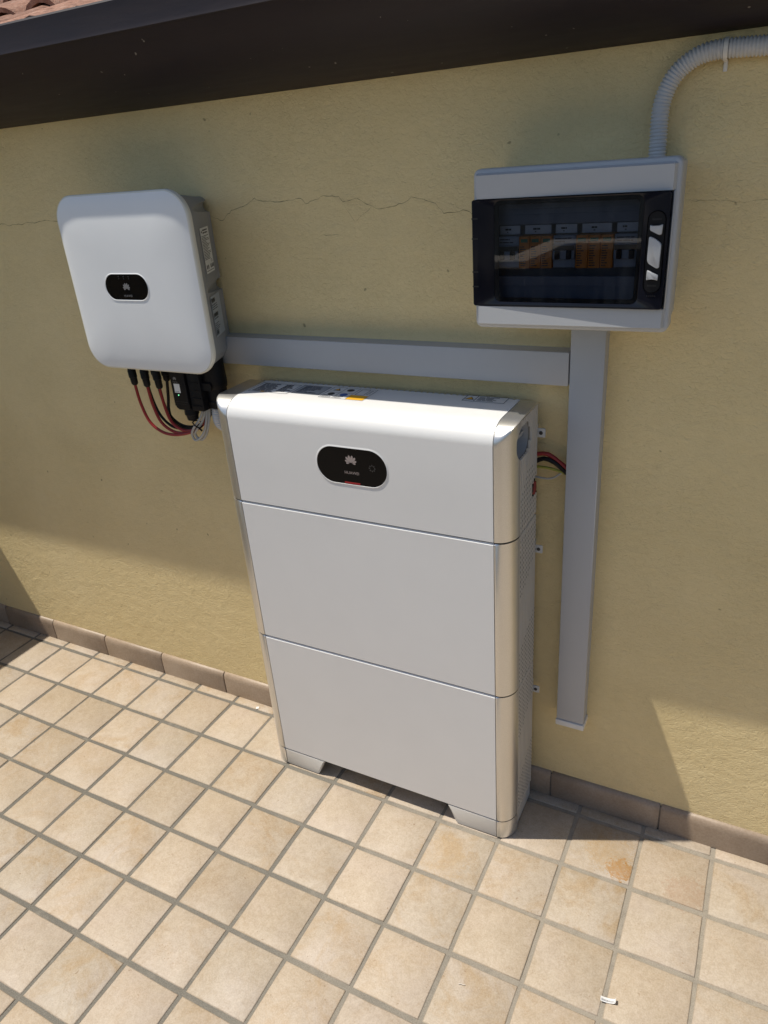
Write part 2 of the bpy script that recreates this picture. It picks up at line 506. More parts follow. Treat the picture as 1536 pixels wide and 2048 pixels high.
def resample(path, step):
    L = [0.0]
    for a, b in zip(path, path[1:]): L.append(L[-1] + (b - a).length)
    n = max(2, int(L[-1] / step)); out = []; k = 0
    for i in range(n + 1):
        s = L[-1] * i / n
        while k < len(L) - 2 and L[k + 1] < s: k += 1
        t = (s - L[k]) / max(1e-9, L[k + 1] - L[k])
        out.append(path[k].lerp(path[k + 1], t))
    return out, L[-1]

def tube(bm, path, radius, nseg=12, caps=True):
    up = Vector((0.13, 0.31, 0.94))
    T0 = (path[1] - path[0]).normalized()
    n = (up - T0 * up.dot(T0)).normalized()
    loops = []
    for i, p in enumerate(path):
        t = (path[min(i + 1, len(path) - 1)] - path[max(i - 1, 0)]).normalized()
        n = (n - t * n.dot(t)).normalized(); b = t.cross(n)
        r = radius(i) if callable(radius) else radius
        loops.append([p + (n * math.cos(2 * math.pi * k / nseg) + b * math.sin(2 * math.pi * k / nseg)) * r for k in range(nseg)])
    ring_strip(bm, loops, True, caps)

def cable(name, pts, r, mat, label, group=None):
    bm = bmesh.new()
    tube(bm, catmull(pts, 0.008), r, 12)
    return tag(obj(name, bm, mat, None, 60), label, 'cable', group)

def corrugated(bm, pts, r, pitch=0.0050, amp=0.0011, spp=6, nseg=24):
    path, L = resample(catmull(pts, 0.004), pitch / spp)
    pr = (0.0, 0.75, 1.0, 1.0, 0.75, 0.0)
    tube(bm, path, lambda i: r - amp + 1.5 * amp * pr[i % spp], nseg)

def text_mesh(s, size, fr, u, v, n, align='CENTER'):
    cu = bpy.data.curves.new('lettering', 'FONT')
    cu.body = s; cu.size = size; cu.align_x = align; cu.align_y = 'CENTER'; cu.resolution_u = 3
    t = bpy.data.objects.new('lettering', cu)
    COL.objects.link(t)
    dg = bpy.context.evaluated_depsgraph_get()
    me = bpy.data.meshes.new_from_object(t.evaluated_get(dg))
    bpy.data.objects.remove(t); bpy.data.curves.remove(cu)
    m4 = Matrix.Identity(4)
    for i, a in enumerate((fr.U, fr.V, fr.N)):
        for j in range(3): m4[j][i] = a[j]
    m4.translation = fr.p(u, v, n)
    me.transform(m4)
    return me

def text_rows(bm, fr, u0, u1, v0, v1, rows, n, fill=0.5, seed=1, lo=0.5, words=3):
    """lines of small print as thin raised strokes"""
    r = random.Random(seed)
    h = (v1 - v0) / rows
    for i in range(rows):
        v = v1 - h * (i + 0.5)
        w = (u1 - u0) * r.uniform(lo, 1.0)
        a = u0
        for k in range(words):
            e = min(u0 + w, a + (u1 - u0) * r.uniform(0.12, 0.4))
            if e - a > 0.0008: quad(bm, fr, a, e, v - h * fill / 2, v + h * fill / 2, n)
            a = e + (u1 - u0) * 0.03
            if a >= u0 + w: break

def frame_lines(bm, fr, u0, u1, v0, v1, w, n):
    quad(bm, fr, u0, u1, v0, v0 + w, n); quad(bm, fr, u0, u1, v1 - w, v1, n)
    quad(bm, fr, u0, u0 + w, v0 + w, v1 - w, n); quad(bm, fr, u1 - w, u1, v0 + w, v1 - w, n)

def petals(bm, fr, cu, cv, s, n):
    """fan of eight petals, s = overall width"""
    for sx in (-1, 1):
        for ang, r0, r1, wd in ((13, 0.10, 0.92, 0.135), (38, 0.12, 0.88, 0.13), (64, 0.16, 0.74, 0.11), (88, 0.20, 0.55, 0.085)):
            a = math.radians(ang) * sx
            d = Vector((math.sin(a), math.cos(a))); q = Vector((d.y, -d.x))
            pts = []
            for t, w in ((0, 0.12), (0.2, 0.42), (0.45, 0.8), (0.65, 1.0), (0.82, 0.9), (0.93, 0.58), (1, 0.1)):
                pts.append((r0 + (r1 - r0) * t, w * wd))
            out = [d * r - q * w for r, w in pts] + [d * r + q * w for r, w in pts[::-1]]
            if sx < 0: pass
            bm.faces.new([bm.verts.new(fr.p(cu + p.x * s * .56, cv + (p.y - .32) * s * .56, n)) for p in out][::-1])

# ------------------------------------------------------------------ the setting
YW = -0.022            # face of the rendered wall
def structure(o): o['kind'] = 'structure'; return o

bm = bmesh.new()
for f in (1,):
    vs = [bm.verts.new(c) for c in ((-3000, -3000, -6.2), (3000, -3000, -6.2), (3000, 3000, -6.2), (-3000, 3000, -6.2))]
    bm.faces.new(vs)
structure(obj('ground', bm, 'land', None, 0))

floor = thing('terrace_floor', '', 'floor'); del floor['label']; del floor['category']
floor['kind'] = 'structure'
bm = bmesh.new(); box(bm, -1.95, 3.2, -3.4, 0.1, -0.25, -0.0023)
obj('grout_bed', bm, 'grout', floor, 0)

PX, PY, OX, OY = 0.14653, 0.14406, -0.72959, -0.06285
GX, GY = 0.0085, 0.0100      # joint widths
def tile_mesh(w, h, seed):
    r = random.Random(seed)
    j = lambda: r.uniform(-0.0006, 0.0006)
    bm = bmesh.new()
    out = [(-w / 2, -h / 2), (w / 2, -h / 2), (w / 2, h / 2), (-w / 2, h / 2)]
    out = [(x + j(), y + j()) for x, y in out]
    # edge broken by a few hand-made wobbles
    ring = []
    for i in range(4):
        a, b = out[i], out[(i + 1) % 4]
        for t in (0, 0.33, 0.67):
            ring.append((a[0] + (b[0] - a[0]) * t + (j() if t else 0), a[1] + (b[1] - a[1]) * t + (j() if t else 0)))
    def ins(p, d):
        return (p[0] - math.copysign(min(d, abs(p[0])), p[0]) if abs(abs(p[0]) - w / 2) < 0.003 else p[0],
                p[1] - math.copysign(min(d, abs(p[1])), p[1]) if abs(abs(p[1]) - h / 2) < 0.003 else p[1])
    lo = [Vector((x, y, -0.006)) for x, y in ring]
    mid = [Vector((x, y, -0.0013)) for x, y in ring]
    hi = [Vector((*ins(p, 0.0022), 0.0)) for p in ring]
    vs = ring_strip(bm, [lo, mid, hi])
    bm.faces.new(vs[-1])
    bmesh.ops.recalc_face_normals(bm, faces=bm.faces)
    me = bpy.data.meshes.new('floor_tile')
    bm.to_mesh(me); bm.free()
    me.shade_smooth(); me.set_sharp_from_angle(angle=math.radians(60))
    me.materials.append(M['tile'])
    return me
variants = [tile_mesh(PX - GX, PY - GY, 100 + k) for k in range(7)]
strip_h = (-0.033 + 0.001) - (OY + GY / 2)
edge_variants = [tile_mesh(PX - GX, strip_h, 300 + k) for k in range(3)]
rr = random.Random(5)
for row in range(-1, 8):
    for c in range(-7, 13):
        x = OX + (c + 0.5) * PX
        y = (OY - (row + 0.5) * PY) if row >= 0 else OY + GY / 2 + strip_h / 2
        if x < -1.80: continue
        # keep what the photograph can see, and a margin
        if row >= 4 and c < -3: continue
        if row >= 6 and c < -1: continue
        o = bpy.data.objects.new('floor_tile', rr.choice(variants if row >= 0 else edge_variants))
        COL.objects.link(o)
        o.parent = floor
        o.location = (x + rr.uniform(-.0011, .0011), y + rr.uniform(-.0011, .0011), rr.uniform(-0.0006, 0.0005))
        o.rotation_euler = (rr.uniform(-.0045, .0045), rr.uniform(-.0045, .0045), rr.uniform(-.003, .003) + (math.pi if row >= 0 and rr.random() < .5 else 0))
# the terrace beyond the frame: same tiling, left to one sheet
def mat_far_tiles():
    m, nt, b = new_mat('far_tiling')
    co = worldco(nt)
    mp = nt.nodes.new('ShaderNodeMapping')
    mp.inputs['Location'].default_value = (-OX, -OY, 0)
    LK(nt, co, mp.inputs[0])
    br = nt.nodes.new('ShaderNodeTexBrick')
    br.offset = 0.0; br.squash = 1.0
    br.inputs['Scale'].default_value = 1.0
    br.inputs['Brick Width'].default_value = PX; br.inputs['Row Height'].default_value = PY
    br.inputs['Mortar Size'].default_value = 0.0045
    br.inputs['Color1'].default_value = (0.44, 0.365, 0.272, 1); br.inputs['Color2'].default_value = (0.40, 0.325, 0.235, 1)
    br.inputs['Mortar'].default_value = (0.30, 0.27, 0.23, 1)
    LK(nt, mp.outputs[0], br.inputs['Vector'])
    LK(nt, br.outputs['Color'], b.inputs['Base Color'])
    b.inputs['Roughness'].default_value = 0.6
    return m
FAR = mat_far_tiles()
bm = bmesh.new()
for (x0, x1, y0, y1) in ((-1.95, OX + 13 * PX + .05, -3.4, OY - 8 * PY), (OX + 13 * PX - 0.005, 3.2, -3.4, -0.03)):
    quad(bm, top(-0.0009), x0, x1, y0, y1, 0)
obj('far_tiling', bm, FAR, floor, 0, 'stuff')

# ---- rendered wall with its skirting and cracks
wall = thing('rendered_wall', 'ochre yellow stucco wall with a hairline crack and tiled skirting', 'wall', (0, 0, 0))
bm = bmesh.new(); box(bm, -3.2, 3.2, YW, 0.26, -0.2, 1.592)
obj('render_coat', bm, 'wall', wall, 0)
SK0, SKP = -1.8745, 0.2492
def skirting(x0, x1, seed):
    r = random.Random(seed)
    bm = bmesh.new()
    prof = [(YW + .001, 0.0), (-0.0335, 0.0), (-0.0333, 0.054), (-0.0322, 0.0625), (-0.0295, 0.0685), (-0.0262, 0.0712), (YW + .001, 0.0725)]
    dz = r.uniform(-.0008, .0008); dy = r.uniform(-.0006, .0004)
    loops = []
    for x, s in ((x0, .8), (x0 + .0015, 1), (x1 - .0015, 1), (x1, .8)):
        loops.append([Vector((x, (y - YW) * (1 if s == 1 else .9) + YW + dy * (y < YW), z * (1 if s == 1 else .985) + dz)) for y, z in prof])
    ring_strip(bm, loops, True, True)
    return bm
for k in range(-1, 15):
    a = SK0 + k * SKP
    obj('skirting_tile', skirting(a + 0.0017, a + SKP - 0.0017, k), 'skirting', wall, 40)
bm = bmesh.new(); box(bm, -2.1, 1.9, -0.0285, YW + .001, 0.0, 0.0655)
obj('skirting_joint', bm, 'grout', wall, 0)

def crack(pts, w, seed):
    r = random.Random(seed); bm = bmesh.new()
    P = []
    for (x0, z0), (x1, z1) in zip(pts, pts[1:]):
        n = max(2, int(math.hypot(x1 - x0, z1 - z0) / 0.006))
        for i in range(n):
            t = i / n
            P.append((x0 + (x1 - x0) * t + r.uniform(-.0009, .0009), z0 + (z1 - z0) * t + r.uniform(-.0012, .0012)))
    P.append(pts[-1])
    prev = None
    for i, (x, z) in enumerate(P):
        ww = w * r.uniform(.35, 1.2) * (0.3 if i in (0, len(P) - 1) else 1)
        cur = (bm.verts.new((x, YW - 0.0004, z - ww / 2)), bm.verts.new((x, YW - 0.0004, z + ww / 2)))
        if prev: bm.faces.new((prev[0], cur[0], cur[1], prev[1]))
        prev = cur
    return bm
C1 = [(-.3927, 1.3399), (-.364, 1.3311), (-.3364, 1.3496), (-.3001, 1.3577), (-.2751, 1.3698), (-.2612, 1.3646), (-.213, 1.3608), (-.1625, 1.366), (-.1536, 1.3548), (-.1118, 1.3673), (-.0764, 1.3649), (-.0687, 1.355), (-.0398, 1.3599), (-.0059, 1.3455), (.0063, 1.3399), (.0358, 1.3431), (.0639, 1.3496), (.0755, 1.3575), (.0972, 1.3524), (.1233, 1.3447), (.1381, 1.3267), (.1594, 1.3301), (.1813, 1.3318), (.1923, 1.3232), (.235, 1.325)]
obj('crack', crack(C1, 0.0009, 1), 'crack', wall, 0)
C2 = [(-1.3, 1.35), (-1.16, 1.339), (-1.0691, 1.3432), (-1.0586, 1.3453), (-1.0364, 1.34), (-1.0131, 1.3416), (-.9821, 1.3408), (-.9616, 1.3459), (-.9482, 1.3432), (-.9018, 1.3475), (-.8677, 1.3453), (-.68, 1.344)]
obj('crack', crack(C2, 0.0009, 2), 'crack', wall, 0)
obj('crack', crack([(.545, 1.3315), (.5846, 1.3313), (.6197, 1.3271), (.6571, 1.3283), (.75, 1.33)], 0.0004, 3), 'crack', wall, 0)
obj('crack', crack([(-.0687, 1.355), (-.058, 1.335), (-.045, 1.318)], 0.0006, 4), 'crack', wall, 0)
obj('crack', crack([(-.045, 1.318), (-.03, 1.33), (-.0059, 1.3455)], 0.0005, 5), 'crack', wall, 0)
obj('crack', crack([(-.12, 1.297), (-.10, 1.296), (-.085, 1.297)], 0.0006, 6), 'crack', wall, 0)

# ---- neighbouring wall (its shade falls in the left corner), parapet mirrored in the glossy door
bm = bmesh.new(); box(bm, -2.15, -1.851, -1.6, YW - 0.001, -0.2, 1.13)
tag(obj('side_wall', bm, 'wall', None, 0), 'low ochre stucco side wall closing the left end of the terrace', 'wall')
par = thing('parapet', 'terrace parapet with pale coping, opposite the yellow wall', 'wall', (0, -3.2, 0))
bm = bmesh.new()
box(bm, -.69, 3.2, -3.42, -3.31, -.2, .86); box(bm, -.69, -.57, -3.308, -2.78, -.2, .86); box(bm, -3.0, -.57, -2.778, -2.64, -.2, .86)
obj('parapet_wall', bm, 'parapet', par, 0)
bm = bmesh.new()
box(bm, -.70, 3.2, -3.45, -3.29, .862, .90, .004); box(bm, -.70, -.56, -3.288, -2.62, .862, .90, .004); box(bm, -3.0, -.702, -2.82, -2.62, .862, .90, .004)
obj('coping', bm, 'coping', par, 30)

# ---- eave: gutter and clay roof
gut = thing('rain_gutter', 'dark brown painted metal gutter along the eave above the yellow wall', 'gutter', (0, -0.12, 1.6))
X0, X1 = -3.2, 3.2
def strip(bm, prof, x0, x1):
    loops = [[Vector((x, y, z)) for y, z in prof] for x in (x0, x1)]
    ring_strip(bm, loops, True, True)
bm = bmesh.new()
arc = []
for i in range(13):
    t = i / 12
    th_ = math.pi / 2 * t; k_ = 0.65
    y = YW + (-0.2190 - YW) * (k_ * math.sin(th_) + (1 - k_) * t); z = 1.5485 + (1.651 - 1.5485) * (k_ * (1 - math.cos(th_)) + (1 - k_) * t)
    arc.append((y, z))
inner = [(y + .003, z + .006) for y, z in arc[::-1]]
strip(bm, arc + inner, X0, X1)
obj('gutter_trough', bm, 'gutter', gut, 40)
bm = bmesh.new()
strip(bm, [(-.2212, 1.6495), (-.2195, 1.6565), (-.2200, 1.6930), (-.2170, 1.6965), (-.2150, 1.6950), (-.2165, 1.6920), (-.2165, 1.6500), (-.2190, 1.6480)][::-1], X0, X1)
obj('gutter_lip', bm, 'gutter', gut, 40)

roof = thing('tiled_roof', 'weathered terracotta barrel tile roof rising behind the gutter', 'roof', (0, 0, 1.7))
pitch = math.radians(19)
bm = bmesh.new()
p = [(-.02, 1.600), (-.02, 1.612), (1.6, 1.612 + 1.62 * math.tan(pitch)), (1.6, 1.600 + 1.62 * math.tan(pitch))]
strip(bm, p, X0, X1)
obj('roof_deck', bm, 'parapet', roof, 0)
def barrel(seed, up):
    r = random.Random(seed); bm = bmesh.new()
    L = 0.40; loops_o = []; loops_i = []
    for k in range(5):
        t = k / 4; rad = (0.066 - 0.012 * t) if up else (0.058 + 0.008 * t)
        wob = r.uniform(-.002, .002)
        o, i_ = [], []
        for a in range(11):
            th = math.pi * a / 10
            s = 1 if up else -1
            jr = rad + wob + r.uniform(-.0015, .0015)
            o.append(Vector((math.cos(th) * jr, L * t, s * math.sin(th) * jr * .8)))
            i_.append(Vector((math.cos(th) * (jr - .013), L * t, s * math.sin(th) * (jr - .013) * .8)))
        loops_o.append(o + i_[::-1])
    ring_strip(bm, loops_o, True, True)
    bmesh.ops.recalc_face_normals(bm, faces=bm.faces)
    me = bpy.data.meshes.new('roof_tile'); bm.to_mesh(me); bm.free()
    me.shade_smooth(); me.set_sharp_from_angle(angle=math.radians(45)); me.materials.append(M['roof'])
    return me
caps = [barrel(k, True) for k in range(5)]; pans = [barrel(40 + k, False) for k in range(3)]
rr = random.Random(11)
for c in range(-16, 2):
    for r_ in range(5):
        for up in (True, False):
            o = bpy.data.objects.new('roof_tile', rr.choice(caps if up else pans)); COL.objects.link(o); o.parent = roof
            d = r_ * 0.315 + rr.uniform(-.012, .012)
            yy = -.165 + d * math.cos(pitch); zz = 1.688 + d * math.sin(pitch) + (0.075 if up else 0.075) + (0.004 if up else 0)
            o.location = (c * 0.145 + (0 if up else 0.0725) + rr.uniform(-.008, .008) - 0.03, yy, zz - 1.7 - (0.03 if up else 0.0) - 0.082)
            o.rotation_euler = (pitch - 0.03, rr.uniform(-.04, .04), rr.uniform(-.03, .03))

# ------------------------------------------------------------------ cable trunking
YT = YW - 0.040
def trunking(name, label, x0, x1, z0, z1):
    t = thing(name, label, 'trunking', ((x0 + x1) / 2, YW, z0), 'pale grey trunking')
    bm = bmesh.new(); box(bm, x0 + .001, x1 - .001, YT + .0135, YW + .0005, z0, z1)
    obj('trunking_base', bm, 'trunk', t, 0)
    return t
tv = trunking('cable_trunking', 'pale grey upright trunking running down from the breaker box', .3845, .4420, .2745, 1.165)
bm = bmesh.new(); box(bm, .3835, .4430, YT, YT + .0125, .2745, 1.165, .002, 2); obj('trunking_lid', bm, 'trunk', tv, 40)
bm = bmesh.new(); box(bm, .3822, .4442, YT - .0018, YW, .2585, .2730, .0015, 2); obj('end_cap', bm, 'trunk_cap', tv, 40)
th = trunking('cable_trunking', 'pale grey level trunking between the inverter and the upright trunking', -.395, .3805, 1.0380, 1.0965)
bm = bmesh.new(); box(bm, -.395, .3815, YT, YT + .0125, 1.0370, 1.0975, .002, 2); obj('trunking_lid', bm, 'trunk', th, 40)

# ------------------------------------------------------------------ battery cabinet
bat = thing('battery_cabinet', 'tall white and silver home battery of three stacked modules standing on the tiles', 'battery', (0, -0.125, 0))
YF, YB = -0.200, -0.050
XL, XR, XP = -0.335, 0.326, 0.290
ZTOP = 1.001
def fx(x):
    """how far the silver corner has curved back at x"""
    if x > XP: w, d, t = XR - XP, 0.042, (x - XP)
    elif x < -XP: w, d, t = -XP - XL, 0.046, (-XP - x)
    else: return 0.0
    t = min(1.0, t / w)
    return d * (1 - math.sqrt(max(0.0, 1 - t * t)))
def side_x(sgn):
    if sgn > 0: a, b = XP + .0012, XR
    else: a, b = -XP - .0012, XL
    n = 14
    return [a + (b - a) * math.sin(math.pi / 2 * i / n) for i in range(n + 1)]
def top_profile(z0, cham=0):
    """front face up and over the top, (y,z) from the seam to the back edge"""
    P = [(YF, z0 + .0), (YF, z0 + .02), (YF, z0 + .08)]
    cy, cz, a, b = -0.150, 0.964, 0.050, ZTOP - 0.964
    for i in range(0, 17):
        th = math.pi / 2 * i / 16
        P.append((cy - a * math.cos(th), cz + b * math.sin(th)))
    P += [(-0.12, ZTOP), (-0.08, ZTOP), (YB, ZTOP)]
    return P
YS = -0.1572            # the ribbed flank starts here
def shell(xs, prof, y_back=None, z_in=0):
    """closed solid: profile swept over xs, set back by the corner curve"""
    bm = bmesh.new(); loops = []
    for x in xs:
        d = fx(x)
        yb = YB if y_back is None else y_back
        lp = [Vector((x, min(yb, max(y, YF + d)), z)) for y, z in prof]
        lp += [Vector((x, yb, prof[-1][1])), Vector((x, yb, prof[0][1]))]
        loops.append(lp)
    ring_strip(bm, loops, True, True)
    bmesh.ops.recalc_face_normals(bm, faces=bm.faces)
    return bm
def flat_profile(z0, z1, c=0.0032):
    return [(YF + c * .5, z0), (YF, z0 + c * .5), (YF, z1 - c), (YF + c, z1)]
SEAMS = [(0.0545, 0.4125), (0.4155, 0.7720)]
panx = [-XP + .0004 + (2 * XP - .0008) * i / 8 for i in range(9)]
for (z0, z1) in SEAMS:
    obj('front_panel', shell(panx, flat_profile(z0, z1)), 'white', bat, 30)
    obj('corner_post', shell(side_x(1), flat_profile(z0, z1, .0024), YS), 'silver', bat, 40)
    obj('corner_post', shell(side_x(-1), flat_profile(z0, z1, .0024)), 'silver', bat, 40)
Z2 = 0.7755
tp = top_profile(Z2)
top_panel = obj('front_panel', shell(panx, tp), 'white', bat, 30)
obj('corner_post', shell(side_x(-1), tp), 'silver', bat, 40)
# right end with the carrying recess cut into it
def boolean_cut(o, cutter_bm):
    me = bpy.data.meshes.new('cut'); bmesh.ops.recalc_face_normals(cutter_bm, faces=cutter_bm.faces); cutter_bm.to_mesh(me); cutter_bm.free()
    c = bpy.data.objects.new('cut', me); COL.objects.link(c)
    c.location = LOC[o.name] * 0
    md = o.modifiers.new('cut', 'BOOLEAN'); md.operation = 'DIFFERENCE'; md.object = c; md.solver = 'EXACT'
    # geometry of o is local to its parent; put the cutter in the same frame
    me.transform(Matrix.Translation(-LOC[o.name])); c.parent = o.parent
    bpy.context.view_layer.update()
    dg = bpy.context.evaluated_depsgraph_get()
    res = bpy.data.meshes.new_from_object(o.evaluated_get(dg))
    o.modifiers.clear(); old = o.data; o.data = res
    bpy.data.objects.remove(c); bpy.data.meshes.remove(me)
    res.name = old.name
SIDE = Frame((XR, 0, 0), (0, 1, 0), (0, 0, 1))                  # N = +x
HOLE = rrect(-.172, -.094, .924, .986, .026, 8)
tp_front = [(y, z) for y, z in tp if y < YS] ; zs = 0.964 + (ZTOP - .964) * math.sqrt(1 - ((YS + .150) / .050) ** 2)
tp_front.append((YS, zs))
obj_r = obj('corner_post', shell(side_x(1), tp_front, YS), 'silver', bat, 40)
cb = bmesh.new(); prism(cb, SIDE, HOLE, -.030, .02); boolean_cut(obj_r, cb)
obj_r.data.shade_smooth(); obj_r.data.set_sharp_from_angle(angle=math.radians(40))
def ztop_at(y): return ZTOP if y > -.150 else .964 + (ZTOP - .964) * math.sqrt(max(0, 1 - ((y + .150) / .050) ** 2))
ys_ = [YS + .0003, -.154, -.150, -.138, -.11, YB]
bm = bmesh.new()
ring_strip(bm, [[Vector((x, y, ztop_at(y) - .0002)) for y in ys_] + [Vector((x, y, ztop_at(y) - .0035)) for y in ys_[::-1]] for x in (XP + .0012, XR - .0004)], True, True)
obj('end_cover', bm, 'silver', bat, 40)
bm = bmesh.new()
ring_strip(bm, [[Vector((x, y, ztop_at(y) - .0038)) for y in ys_] + [Vector((x, YB, Z2)), Vector((x, YS + .0003, Z2))] for x in (XP + .002, XR - .0045)], True, True)
ob2 = obj('flank_plate', bm, 'flank', bat, 0)
cb = bmesh.new(); prism(cb, SIDE, HOLE, -.030, .02); boolean_cut(ob2, cb)
for (z0, z1) in SEAMS:
    bm = bmesh.new(); box(bm, XP + .002, XR - .0045, YS + .0003, YB, z0, z1); obj('flank_plate', bm, 'flank', bat, 0)
hb = bmesh.new()
inset = rrect(-.1713, -.0947, .9247, .9853, .0255, 8)
lo = [SIDE.p(u, v, -.0292) for u, v in inset]; hi = [SIDE.p(u, v, -.0062) for u, v in inset]
vs = ring_strip(hb, [lo, hi]); hb.faces.new(vs[0])
box(hb, XR - .029, XR - .014, -.168, -.098, .954, .960)
obj('carrying_recess', hb, 'recess', bat, 40)
# ribbed vent flanks: fins with slotted grooves
def in_hole(y, z, grow=0.0):
    x0, x1, z0, z1 = -.172 - grow, -.094 + grow, .924 - grow, .986 + grow
    r = .026
    if not (x0 < y < x1 and z0 < z < z1): return False
    dy = max(x0 + r - y, y - (x1 - r), 0); dz = max(z0 + r - z, z - (z1 - r), 0)
    return dy * dy + dz * dz < r * r
NOTCH = (-.078, YB, .818, .857)
def in_notch(y, z): return y > NOTCH[0] + max(0, (z - .845)) * 1.4 and NOTCH[2] < z < NOTCH[3]
NF = 11
fy = [-.1565 + (YB + .1565) * i / NF for i in range(NF + 1)]
def flank(z0, z1, topmod):
    fins = bmesh.new(); slots = bmesh.new()
    for i in range(NF):
        ya, yb = fy[i] + .0008, fy[i + 1] - .0046
        yc = (ya + yb) / 2
        segs = [(z0, z1)]
        if topmod:
            seg = []; zz = z0; st = None; step = .001
            ztop = ztop_at(yc) - 0.0036
            while zz <= ztop:
                ok = not in_hole(yc, zz) and not in_notch(yc, zz)
                if ok and st is None: st = zz
                if (not ok) and st is not None: seg.append((st, zz)); st = None
                zz += step
            if st is not None: seg.append((st, ztop))
            segs = [s for s in seg if s[1] - s[0] > .002]
        for a, b in segs:
            box(fins, XR - .0046, XR, ya, yb, a, b)
    return fins
def slot_bm(z0, z1):
    bm = bmesh.new()
    for i in range(NF):
        k = int((z1 - z0) / 0.0110)
        for j in range(k):
            zc = z0 + (j + .5) * 0.0110
            if zc > z1: continue
            # hexagonal fields of slots opening towards the seams
            yr = (fy[i] - fy[0]) / (fy[-1] - fy[0])
            near = min(abs(zc - .774), abs(zc - .414), abs(zc - .054))
            lim = (0.075 + 0.055 * (1 - abs(yr - .5) * 2)) if zc > .774 else (0.085 + 0.06 * yr if zc - min((.774, .414, .054), key=lambda s: abs(s - zc)) > 0 else 0.15 - 0.07 * yr)
            if near > lim: continue
            if in_hole(fy[i], zc, .004) or in_notch(fy[i], zc): continue
            box(bm, XR - .0048, XR - .0010, fy[i + 1] - .0045, fy[i + 1] + .0007, zc - .0021, zc + .0021)
    return bm
for (z0, z1, tpm) in ((SEAMS[0][0], SEAMS[0][1], False), (SEAMS[1][0], SEAMS[1][1], False), (Z2, .99, True)):
    v = obj('vent_flank', flank(z0 + .0005, z1 - .0005, tpm), 'vent', bat, 0)
    obj('vent_slots', slot_bm(z0 + .004, min(z1, .90) - .004), 'dark', v, 0, 'stuff')
bm = bmesh.new(); box(bm, XR - .0052, XR - .004, NOTCH[0] + .002, YB - .001, NOTCH[2] + .001, NOTCH[3] - .004); obj('cable_notch', bm, 'dark', bat, 0)
bm = bmesh.new(); tube(bm, catmull([(XR - .004, -.070, .822), (XR - .002, -.0665, .832), (XR - .003, -.064, .846)], .002), .0052, 12)
obj('battery_plug', bm, 'redplug', bat, 60)
# dark core closing the seams, and the feet
bm = bmesh.new(); box(bm, XL + .006, XP - .002, YF + .006 + .04, YB - .003, .056, .98); box(bm, XP - .0015, XR - .006, -.150, YB - .003, .058, .91); box(bm, -XP - .004, XP + .004, YF + .004, -.15, .056, .90)
obj('inner_carcass', bm, 'dark', bat, 0)
def foot(sgn):
    bm = bmesh.new(); z0, z1 = .0025, .0520
    xs_in_t, xs_in_b = (0.170, 0.1915)
    fr = front(YF + .012)
    pts = [(sgn * XP, z0), (sgn * XP, z1), (sgn * xs_in_t, z1), (sgn * xs_in_b, z0 + .002), (sgn * (xs_in_b + .004), z0)]
    if sgn > 0: pts = pts[::-1]
    pts = round_poly(pts, .002, 2)
    prism(bm, fr, pts, 0, .012, .0022, 2)
    obj('foot_plate', bm, 'footpaint', bat, 40)
    xs = side_x(sgn)
    bm = shell(xs, [(YF + .0012, z0), (YF, z0 + .001), (YF, z1 - .0015), (YF + .0015, z1)], YS if sgn > 0 else None)
    obj('foot_corner', bm, 'silver', bat, 40)
foot(1); foot(-1)
bm = bmesh.new(); box(bm, XP - .02, XR - .004, YS + .0003, YB, .0025, .0525); obj('foot_light_block', bm, 'vent', bat, 0)  # added side filler, keeps daylight out of the gap under the cabinet
bm = bmesh.new(); box(bm, -XP - .01, XP - .021, YB - .012, YB - .002, .0025, .0555); obj('rear_light_block', bm, 'dark', bat, 0)  # unseen plate added at the back so the foot gap stays dark
# comb of vent teeth at the back of the top
bm = bmesh.new()
k = 0; x = -.283
while x < .285:
    box(bm, x, x + .0075, YB - .002, YB + .0075, ZTOP - .006, ZTOP - .0006); x += .0128
obj('vent_comb', bm, 'box', bat, 0, 'stuff')
# display: dark oval, rim, emblem, lettering, status bar
FB = front(YF)
DC = (0.0005, .8915)
DO = rrect(-.0775, .0785, .8530, .9290, .0375, 12)
DOo = rrect(-.0815, .0825, .8490, .9330, .0410, 12)
DOi = rrect(-.0785, .0795, .8520, .9300, .0385, 12)
bm = bmesh.new()
ring_strip(bm, [[FB.p(u, v, -.0002) for u, v in DOo], [FB.p(u, v, .0012) for u, v in DOi], [FB.p(u, v, .0012) for u, v in rrect(-.0780, .0790, .8525, .9295, .0380, 12)], [FB.p(u, v, -.0003) for u, v in DO]])
rim = obj('display_rim', bm, 'white', bat, 50)
bm = bmesh.new(); prism(bm, FB, DO, -.004, .0004)
disp = obj('display_panel', bm, 'gloss_black', bat, 40)
bm = bmesh.new(); petals(bm, FB, .0005, .9035, .034, .0007); obj('emblem', bm, 'emblem', disp, 0)
obj('lettering', text_mesh('HUAWEI', .0085, FB, .0005, .8775, .0007), 'emblem', disp, 0)
bm = bmesh.new(); quad(bm, FB, -.0175, .0175, .8540, .8580, .0008); obj('status_bar', bm, 'redbar', disp, 0)
bm = bmesh.new()
for k in range(8):
    a = math.pi * 2 * k / 8
    quad(bm, Frame(FB.p(.047 + .0058 * math.cos(a), .893 + .0058 * math.sin(a), 0), (math.cos(a), 0, math.sin(a)), (-math.sin(a), 0, math.cos(a))), -.0016, .0016, -.0013, .0013, .0007)
obj('button_mark', bm, 'dimprint', disp, 0)
